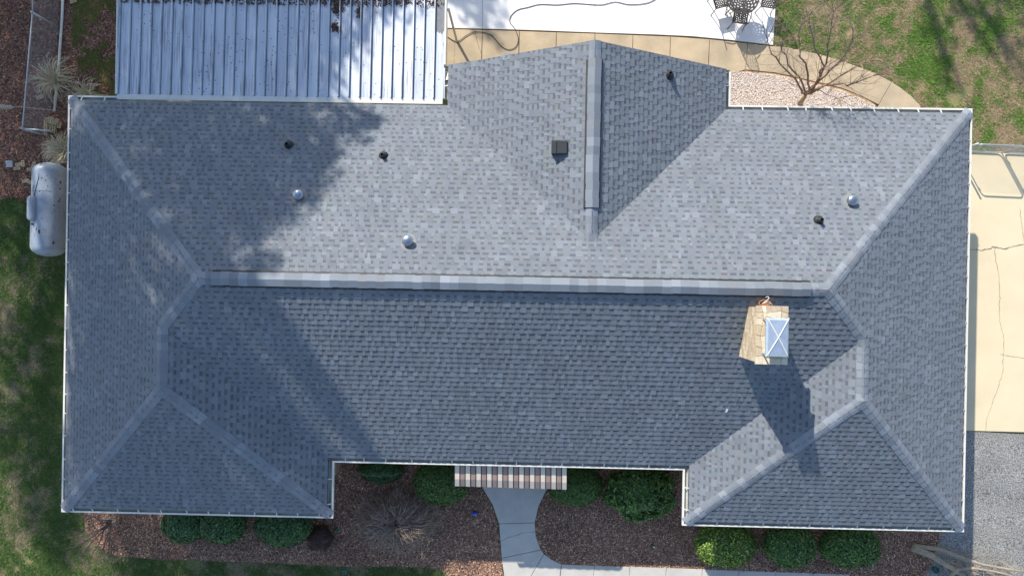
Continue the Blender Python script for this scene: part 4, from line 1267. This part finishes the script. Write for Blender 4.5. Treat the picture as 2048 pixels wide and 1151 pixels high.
# ------------------------------------------------------------------ gas tank
def tank():
    zc = .66
    a = ag(96, 325, zc); b = ag(95, 513, zc)
    mid = (a + b) / 2; L = np.linalg.norm(a - b); r = .475
    ctr = ag(99.5, 419, zc)
    root = empty('gas_tank', 'white horizontal gas tank with flaking paint beside the left wall', 'gas tank', (ctr[0], ctr[1], float(gz(ctr[1]))), rotz=math.atan2(b[1] - a[1], b[0] - a[0]) + math.pi / 2)
    mb = MB(); prof = []
    hl = L / 2
    for w in np.linspace(-math.pi / 2, 0, 8): prof.append((r * math.cos(w), -hl + r * .62 + r * .62 * math.sin(w)))
    for w in np.linspace(0, math.pi / 2, 8): prof.append((r * math.cos(w), hl - r * .62 + r * .62 * math.sin(w)))
    prof[0] = (.001, -hl); prof[-1] = (.001, hl)
    V = []; F = []; n = 40
    for rr, t in prof:
        for k in range(n):
            w = 2 * math.pi * k / n; V.append((rr * math.cos(w), t, zc + rr * math.sin(w)))
    for i in range(len(prof) - 1):
        for k in range(n):
            k2 = (k + 1) % n; F.append((i * n + k2, i * n + k, (i + 1) * n + k, (i + 1) * n + k2))
    mb.add(V, F); mb.build('shell', M['tank'], root, True)
    # lid dome towards the outside, riding on the crest
    m2 = MB(); V = []; F = []
    hw, hl2, n = .12, .38, 9
    prof2 = []
    rings = [(1, 0), (1, .10), (.9, .145), (.6, .165), (0.02, .17)]
    ol = []
    for k in range(28):
        w = 2 * math.pi * k / 28; cx, cy = math.cos(w), math.sin(w)
        ol.append((hw * cx, (hl2 - hw) * (1 if cy > 0 else -1) + hw * cy))
    for f, h in rings:
        for x, y in ol:
            yy = y if f > .95 else (math.copysign(max(0, abs(y) - hw * (1 - f)), y))
            V.append((-.20 + x * f, -.02 + yy, zc + r - .085 + h))
    for i in range(len(rings) - 1):
        for k in range(28):
            k2 = (k + 1) % 28; F.append((i * 28 + k, i * 28 + k2, (i + 1) * 28 + k2, (i + 1) * 28 + k))
    m2.add(V, F); m2.build('valve_cover', M['tank'], root, True)
    for yy in (-hl * .55, hl * .55):
        m3 = MB(); m3.box((-.28, yy - .05, -.05), (.28, yy + .05, zc - r * .6)); m3.build('foot', M['cblock'], root)
    for yy in (.52, -.10):
        m4 = MB(); pts = [(r * 1.004 * math.cos(w), yy, zc + r * 1.004 * math.sin(w)) for w in np.linspace(.9, 2.2, 14)]; m4.tube(pts, .005, 4)
        if yy > 0: m4.build('weld_seam', M['flash'], root)
    m5 = MB(); rr = r * 1.015
    def S(w, y): return (rr * math.cos(w), y, zc + rr * math.sin(w))
    m5.tube([S(1.95, .18), S(1.85, .45), S(1.7, .7), S(1.6, .9), (-.02, hl - .15, zc + r * .9), (.02, hl + .02, zc + .30)], .008, 4)
    m5.tube([S(1.97, .18), S(2.0, .45), S(2.05, .62), S(1.9, .66)], .005, 4); m5.build('cable', M['cable'], root)
    m6 = MB(); m6.tube([S(1.93, -.50), np.array(S(1.93, -.50)) + (0, .0, .06)], .028, 8); m6.build('valve', M['black'], root)
    # flaked paint
    m7 = MB(); rng = random.Random(4)
    for i in range(120):
        w = rng.gauss(1.35, .45); y = rng.uniform(-hl * .72, hl * .72)
        if rng.random() < .4: w = rng.uniform(.35, .75)
        s = rng.choice((.005, .007, .009, .012, .024)); e = rng.choice((.4, .8, 1.5, 3.0)); r2 = r * 1.003; pts = []
        for k in range(5):
            aa = 2 * math.pi * k / 5; rad = s * rng.uniform(.5, 1.2)
            pts.append((r2 * math.cos(w + rad * math.cos(aa) / r), y + rad * e * math.sin(aa), zc + r2 * math.sin(w + rad * math.cos(aa) / r)))
        m7.face(pts)
    tag(m7.build('rust_flecks', M['rust'], root), kind='stuff')
tank()

# ------------------------------------------------------------------ right gate
def gate():
    a = ag(1930, 303.0); b = ag(2062, 308.5); h = 1.0
    root = empty('wire_gate', 'wire mesh double gate across the cream driveway', 'gate', a)
    d = (b - a) / np.linalg.norm(b - a); L = np.linalg.norm(b - a)
    def frame(s0, s1, name):
        rr = .10; pts = []
        for (cx, cz, w0) in ((s0 + rr, .06 + rr, 180), (s1 - rr, .06 + rr, 270), (s1 - rr, h - rr, 0), (s0 + rr, h - rr, 90)):
            for w in range(0, 91, 30): pts.append(d * (cx + rr * math.cos(R(w0 + w))) + np.array([0, 0, cz + rr * math.sin(R(w0 + w))]))
        pts.append(pts[0]); m_ = MB(); m_.tube(pts, .019, 7); m_.build(name, M['galv_dull'], root, True)
        m_ = MB(); chain(m_, d * (s0 + .02), d * (s1 - .02), h - .12, .055, .0014); m_.build('wire_mesh', M['galv_dull'], root)
        for z in (.25, .85):
            m_ = MB(); m_.lathe([(.03, -.03), (.03, .03)], d * (s0 + .01) + np.array([0, 0, z]), 8); m_.build('hinge', M['galv_dull'], root)
    s1 = np.linalg.norm(ag(1999, 305.5) - a)
    frame(-.22, s1, 'gate_frame'); frame(s1 + .10, s1 + 2.6, 'gate_frame')
    m_ = MB(); m_.tube([d * (s1 + .05) + (0, 0, -.1), d * (s1 + .05) + (0, 0, h + .02)], .018, 7); m_.build('drop_rod', M['galv_dull'], root, True)
    m_ = MB(); m_.tube([d * -.32 + np.array([0, 0, -.1]), d * -.32 + np.array([0, 0, h + .06])], .03, 8); m_.build('post', M['galv_dull'], root, True)
gate()

# ------------------------------------------------------------------ patio furniture
def holed_disc(mb, r, z, rings, nseg, t=.018):
    V = []; F = []
    rad = np.linspace(.03, r, rings + 1)
    for zz in (z, z - t):
        for i, q in enumerate(rad):
            for k in range(nseg):
                w = 2 * math.pi * k / nseg; V.append((q * math.cos(w), q * math.sin(w), zz))
    n1 = (rings + 1) * nseg
    keep = set()
    for i in range(rings):
        for k in range(nseg):
            hole = (i % 2 == 1) and ((k + (i // 2) * 2) % 4 < 2) and i < rings - 1 and (k % (nseg // 4)) > 2
            if not hole: keep.add((i, k))
    for i, k in keep:
        k2 = (k + 1) % nseg
        F.append((i * nseg + k, i * nseg + k2, (i + 1) * nseg + k2, (i + 1) * nseg + k)[::-1])
        F.append((n1 + i * nseg + k, n1 + i * nseg + k2, n1 + (i + 1) * nseg + k2, n1 + (i + 1) * nseg + k))
    for k in range(nseg):
        k2 = (k + 1) % nseg; a = rings * nseg
        F.append((a + k, a + k2, n1 + a + k2, n1 + a + k)[::-1])
    mb.add(V, F)
tc = ag(1485.5, -4, .72); tb_ = empty('patio_table', 'round dark cast metal table with pierced top on the white patio', 'table', (tc[0], tc[1], float(gz(tc[1])) + .03))
mb = MB(); holed_disc(mb, .49, .70, 13, 64); mb.build('table_top', M['alu'], tb_)
mb = MB(); mb.tube([(.49 * math.cos(w), .49 * math.sin(w), .692) for w in np.linspace(0, 6.2832, 49)], .014, 6); mb.build('rim', M['alu'], tb_, True)
for k in range(4):
    w = k * math.pi / 2 + .6; mb = MB()
    mb.tube([(r_ * math.cos(w), r_ * math.sin(w), z_) for r_, z_ in ((.40, .68), (.30, .45), (.27, .25), (.38, .0))], [.016, .015, .015, .018], 7); mb.build('leg', M['alu'], tb_, True)
def chair(px, py, rot, label):
    c = ag(px, py, .43); root = empty('patio_chair', label, 'chair', (c[0], c[1], float(gz(c[1])) + .03), rotz=R(rot), group='dark cast metal chairs round the patio table')
    # local: back towards -Y
    def lattice(name, fn, nu, nv):
        mb = MB()
        for i in range(nu):
            for j in range(nv):
                if i % 2 == 1 and j % 2 == (1 if (i // 2) % 2 else 0) and 0 < i < nu - 1 and 0 < j < nv - 1: continue
                q = [fn(i / nu, j / nv), fn((i + 1) / nu, j / nv), fn((i + 1) / nu, (j + 1) / nv), fn(i / nu, (j + 1) / nv)]
                mb.face(q); mb.face([np.array(p) + (0, .004, -.012) for p in q[::-1]])
        return mb.build(name, M['alu'], root)
    def fs(u, v): return (-.21 + .42 * u, -.20 + .40 * v, .43 - .02 * math.sin(math.pi * u) * math.sin(math.pi * v))
    def fb_(u, v): return ((-.20 + .40 * u) * (1 - .18 * v * v), -.21 - .13 * v - .03 * math.sin(math.pi * u), .46 + .40 * v - .07 * (2 * u - 1) ** 2 * v)
    lattice('seat', fs, 15, 12)
    # diagonal lattice back
    mb = MB()
    for k in range(-5, 11):
        for sgn in (1, -1):
            pts = []
            for t in np.linspace(0, 1, 9):
                u = (k / 5 + sgn * t * .55) if sgn > 0 else (k / 5 + .55 - t * .55)
                if 0 <= u <= 1: pts.append(fb_(u, t))
            if len(pts) > 1: mb.tube(pts, .006, 4, cap=False)
    mb.build('back_lattice', M['alu'], root)
    mb = MB(); mb.tube([fb_(0, v) for v in np.linspace(0, 1, 6)] + [fb_(u, 1) for u in np.linspace(.1, .9, 6)] + [fb_(1, v) for v in np.linspace(1, 0, 6)], .013, 6); mb.build('back_frame', M['alu'], root, True)
    mb = MB(); mb.tube([(-.22, -.21, .425), (.22, -.21, .425), (.22, .21, .425), (-.22, .21, .425), (-.22, -.21, .425)], .014, 6); mb.build('seat_rail', M['alu'], root)
    for sx in (-1, 1):
        for sy in (-1, 1):
            mb = MB(); mb.tube([(.215 * sx, .205 * sy, .43), (.20 * sx, .20 * sy, .25), (.235 * sx, .24 * sy, 0)], [.015, .013, .016], 6); mb.build('leg', M['alu'], root, True)
        mb = MB(); mb.tube([(.21 * sx, -.24, .62), (.25 * sx, -.05, .66), (.25 * sx, .16, .64), (.22 * sx, .20, .44)], .013, 6); mb.build('arm', M['alu'], root, True)
chair(1481, 34, -8, 'dark cast metal chair pushed under the near side of the table')
chair(1441, 2, -75, 'dark cast metal chair at the left of the table')
chair(1537, 2, 82, 'dark cast metal chair at the right of the table by the grass')
cp_ = [(1305, 2), (1285, 8), (1255, 9), (1230, 4), (1200, 10), (1150, 7), (1115, 10), (1080, 9), (1055, 15), (1035, 20), (1022, 32), (1020, 45), (1030, 58), (1036, 75), (1035, 88), (1027, 97), (1015, 99), (1002, 92), (990, 78), (980, 69), (960, 64), (945, 65), (930, 73), (918, 82), (908, 82), (895, 74)]
pts = [ag(1325, -12, .045)] + [ag(x, y, .045) for x, y in cp_]
sm = []
for i in range(len(pts) - 1):
    p0, p1, p2, p3 = pts[max(i - 1, 0)], pts[i], pts[i + 1], pts[min(i + 2, len(pts) - 1)]
    for k in range(4):
        t = k / 4; sm.append(.5 * (2 * p1 + (p2 - p0) * t + (2 * p0 - 5 * p1 + 4 * p2 - p3) * t * t + (3 * p1 - p0 - 3 * p2 + p3) * t ** 3))
sm.append(pts[-1])
mb = MB(); mb.tube(sm, .010, 6); tag(mb.build('extension_cord', M['cable'], None, True), 'dark extension cord looping over the white patio and tan walk', 'cord')

# ------------------------------------------------------------------ small things in the front beds
p = ag(950, 1024); mb = MB(); mb.lathe([(.02, -.02), (.03, .02), (.075, .05), (.085, .09), (.06, .14), (.001, .16)], p, 16); tag(mb.build('gazing_ball', M['blue'], None, True), 'small blue glass ball in the mulch left of the front walk', 'garden ball')
p = ag(675, 1057); mb = MB(); mb.box((p[0] - .04, p[1] - .05, p[2] - .01), (p[0] + .04, p[1] + .05, p[2] + .09), rot=.3, bev=.015); tag(mb.build('spigot_box', M['teal']), 'tiny dark green box in the mulch by the left wing corner', 'box')
p = ag(1305, 1086); root = empty('path_light', 'small white topped garden light in the mulch right of the walk', 'garden light', p)
mb = MB(); mb.tube([(0, 0, -.05), (0, 0, .22)], .012, 6); mb.build('stake', M['black'], root)
mb = MB(); mb.lathe([(.045, .20), (.05, .24), (.03, .28), (.001, .29)], (0, 0, 0), 12); mb.build('lamp_head', M['galv'], root, True)
p = ag(690, 1142); mb = MB(); mb.lathe([(.085, -.02), (.085, .035), (.07, .04), (.066, .03), (.02, .03), (.001, .035)], p, 20); tag(mb.build('valve_lid', M['teal'], None, True), 'round green valve lid set in the grass below the mulch bed', 'valve lid')
p = ag(1869, 1137); mb = MB(); mb.lathe([(.09, -.02), (.10, .12), (.085, .13), (.08, .05), (.001, .04)], p, 14); tag(mb.build('plant_pot', M['teal'], None, True), 'dark green pot among the dead limbs', 'pot')
# leaves caught on the metal roof
x = RNG.uniform(pl[0], pr[0], 5200); y = y1 - .05 - RNG.random(5200) ** 2 * .75
keep = y > at(500, 4, zc0)[1] - .10 * vnoise(x, y * 0, .13, 1) - .22 * vnoise(x, y * 0, .9, 2) - .02; x, y = x[keep], y[keep]
for cx_, cy_, s_, m_n in ((675, 8, .13, 260), (668, 52, .07, 70), (677, 60, .05, 40), (718, 22, .08, 60)):
    c = at(cx_, cy_, zc0); x = np.r_[x, RNG.normal(c[0], s_ * .5, m_n)]; y = np.r_[y, RNG.normal(c[1], s_, m_n)]
n = len(x); a = RNG.uniform(0, 6.283, n)
tag(quad_cloud('fallen_leaves', np.stack([x, y, pcz(y) + RNG.uniform(.01, .05, n)], 1), np.stack([np.cos(a) * .03, np.sin(a) * .03, RNG.normal(0, .01, n)], 1), np.stack([-np.sin(a) * .013, np.cos(a) * .013, RNG.normal(0, .006, n)], 1),
               np.array([(.10, .055, .038), (.15, .085, .05), (.06, .04, .03)])[RNG.integers(0, 3, n)], M['chip']), 'brown fallen leaves caught on the metal patio cover', 'leaves', kind='stuff')

# ------------------------------------------------------------------ trees beyond the picture whose shade falls into it
def shade_tree(label, name, clumps, trunk, palette, seed, leaf=.16, dens=260, bs=1.0):
    """clumps: (picture x, y, height of the surface there, height above it, radius)"""
    rng = np.random.default_rng(seed)
    base = np.array([trunk[0], trunk[1], float(gz(trunk[1]))])
    root = empty(name, label, 'tree', base)
    pos = []; nb = MB()
    for px, py, zs, up, r in clumps:
        s = at(px, py, zs); t = up / SUNDIR[2]; c = s + SUNDIR * t - base
        n = int(dens * r * r)
        d = unit(rng.normal(0, 1, (n, 3))) * (rng.random((n, 1)) ** (1 / 2.2)) * r * np.array([1, 1, .9])
        pos.append(c + d)
        h = float(c[2]); st = np.array([c[0] * .05, c[1] * .05, max(2.0, h * .55)])
        nb.tube([st, st * .5 + c * .5 + np.array([0, 0, .4]), c], [.11 * bs, .07 * bs, .03 * bs], 5)
        for q in range(10): 
            e = c + unit(rng.normal(0, 1, 3)) * r * .9; nb.tube([st * .3 + c * .7, c * .6 + e * .4, e], [.035, .022, .008], 4, cap=False)
    pos = np.concatenate(pos); n = len(pos)
    nv = unit(rng.normal(0, 1, (n, 3))); t = unit(np.cross(nv, rng.normal(0, 1, (n, 3)))); b = np.cross(nv, t); l = rng.uniform(.6, 1.3, n) * leaf
    quad_cloud('crown', pos, t * l[:, None] * .6, b * l[:, None] * .35, np.array(palette)[rng.integers(0, len(palette), n)], M['leaf'], root)
    top = float(pos[:, 2].max()) * .85
    m_ = MB(); m_.tube([(0, 0, -.3), (.1, .05, top * .4), (0, -.1, top)], [.34 * bs, .26 * bs, .06 * bs], 10); m_.build('trunk', M['bark'], root, True); nb.build('branches', M['bark'], root)
PT = [(.03, .06, .02), (.045, .08, .025), (.022, .045, .018)]
CL = [(735, 225, 3.0, 11, .35), (665, 290, 3.2, 11.5, .35), (640, 320, 3.4, 12, .5), (560, 410, 4.2, 13, .5), (480, 430, 4.4, 14, .8), (520, 520, 4.9, 14, .5), (190, 250, 3.2, 13, 2.5), (330, 230, 3.2, 14, 2.2), (470, 265, 3.4, 13, 1.9), (590, 250, 3.2, 12, 1.4), (700, 230, 3.0, 11, .75), (400, 370, 4.0, 14, 1.7), (520, 350, 4.2, 13, 1.3), (610, 335, 3.8, 12, .8),
      (300, 470, 4.0, 15, 2.0), (430, 480, 4.6, 15, 1.2), (180, 430, 3.0, 14, 1.8)]
CL2 = [(200, 640, 3.4, 13, 1.8), (240, 800, 3.6, 14, 1.8), (180, 940, 2.9, 14, 1.4), (300, 930, 3.3, 15, 1.3), (190, 720, 3.2, 13, 1.5), (200, 560, 3.2, 13, 1.6), (300, 720, 4, 14, 1.2), (200, 860, 3, 14, 1.3), (150, 1010, 1, 14, 1.2),
       (430, 640, 4.4, 15, .8), (510, 600, 4.8, 15, .55), (560, 670, 4.4, 15, .5), (610, 735, 4.0, 15, .45), (655, 800, 3.5, 15, .45), (710, 860, 3.0, 16, .4), (470, 730, 4.0, 15, .6), (530, 800, 3.6, 15, .5), (590, 870, 3.2, 15, .5),
       (450, 950, 3.0, 16, 1.2), (560, 980, 2.8, 16, .8),
       (60, 700, 0, 14, 1.3), (70, 900, 0, 14, 1.5), (100, 1050, -.3, 15, 1.0), (330, 1110, -.3, 17, 1.2), (620, 1110, -.3, 17, 1.6), (790, 1090, -.3, 17, 1.3), (780, 1140, -.3, 17, 1.0), (500, 1140, -.3, 17, 1.2)]
CL3 = [(40, 80, .2, 11, 2.6), (60, 260, .2, 12, 2.2), (200, 80, .2, 11, 2.2), (60, 440, .1, 12, 1.8), (330, 60, 2.4, 10, 2.0), (460, 120, 2.4, 10, 1.7), (580, 40, 2.4, 9, 1.5), (680, -20, 2.4, 9, 1.2), (400, 0, 2.4, 9, 1.6), (780, -40, 2.4, 8.5, 1.0), (960, 10, .2, 10, .8), (600, 140, 2.4, 10, 1.2), (660, 70, 2.4, 9.5, 1.0), (270, 150, 2.4, 10, 1.6), (530, 170, 2.4, 10, 1.0), (380, 120, 2.4, 10, 1.5), (300, 0, 2.4, 10, 1.5), (480, 40, 2.4, 10, 1.4)]
def foot(cl, k=.9):
    q = np.mean([at(a, b, c) + SUNDIR * (u / SUNDIR[2]) for a, b, c, u, r in cl], 0); return (q[0], q[1])
shade_tree('tall evergreen beyond the top left, shading the rear roof slope', 'evergreen_tree', CL, foot(CL), PT, 1, dens=330)
shade_tree('tall evergreen beyond the left edge, shading the left roof slope and lawn', 'evergreen_tree', CL2, foot(CL2), PT, 2, dens=330)
shade_tree('evergreen beyond the top left, shading the wire fence and patio cover', 'evergreen_tree', CL3, foot(CL3), PT, 3, dens=300)
CL4 = [(2030, 20, .1, 11, 1.1), (1965, 80, .1, 11, .6), (1880, 40, .2, 12, .7), (1910, 150, .2, 12, .6), (2040, 120, .2, 12, .8), (1940, -30, .2, 12, 1.0)]
shade_tree('tree beyond the top right, dappling the back lawn', 'broadleaf_tree', CL4, foot(CL4), PT, 4, dens=45, bs=.4)
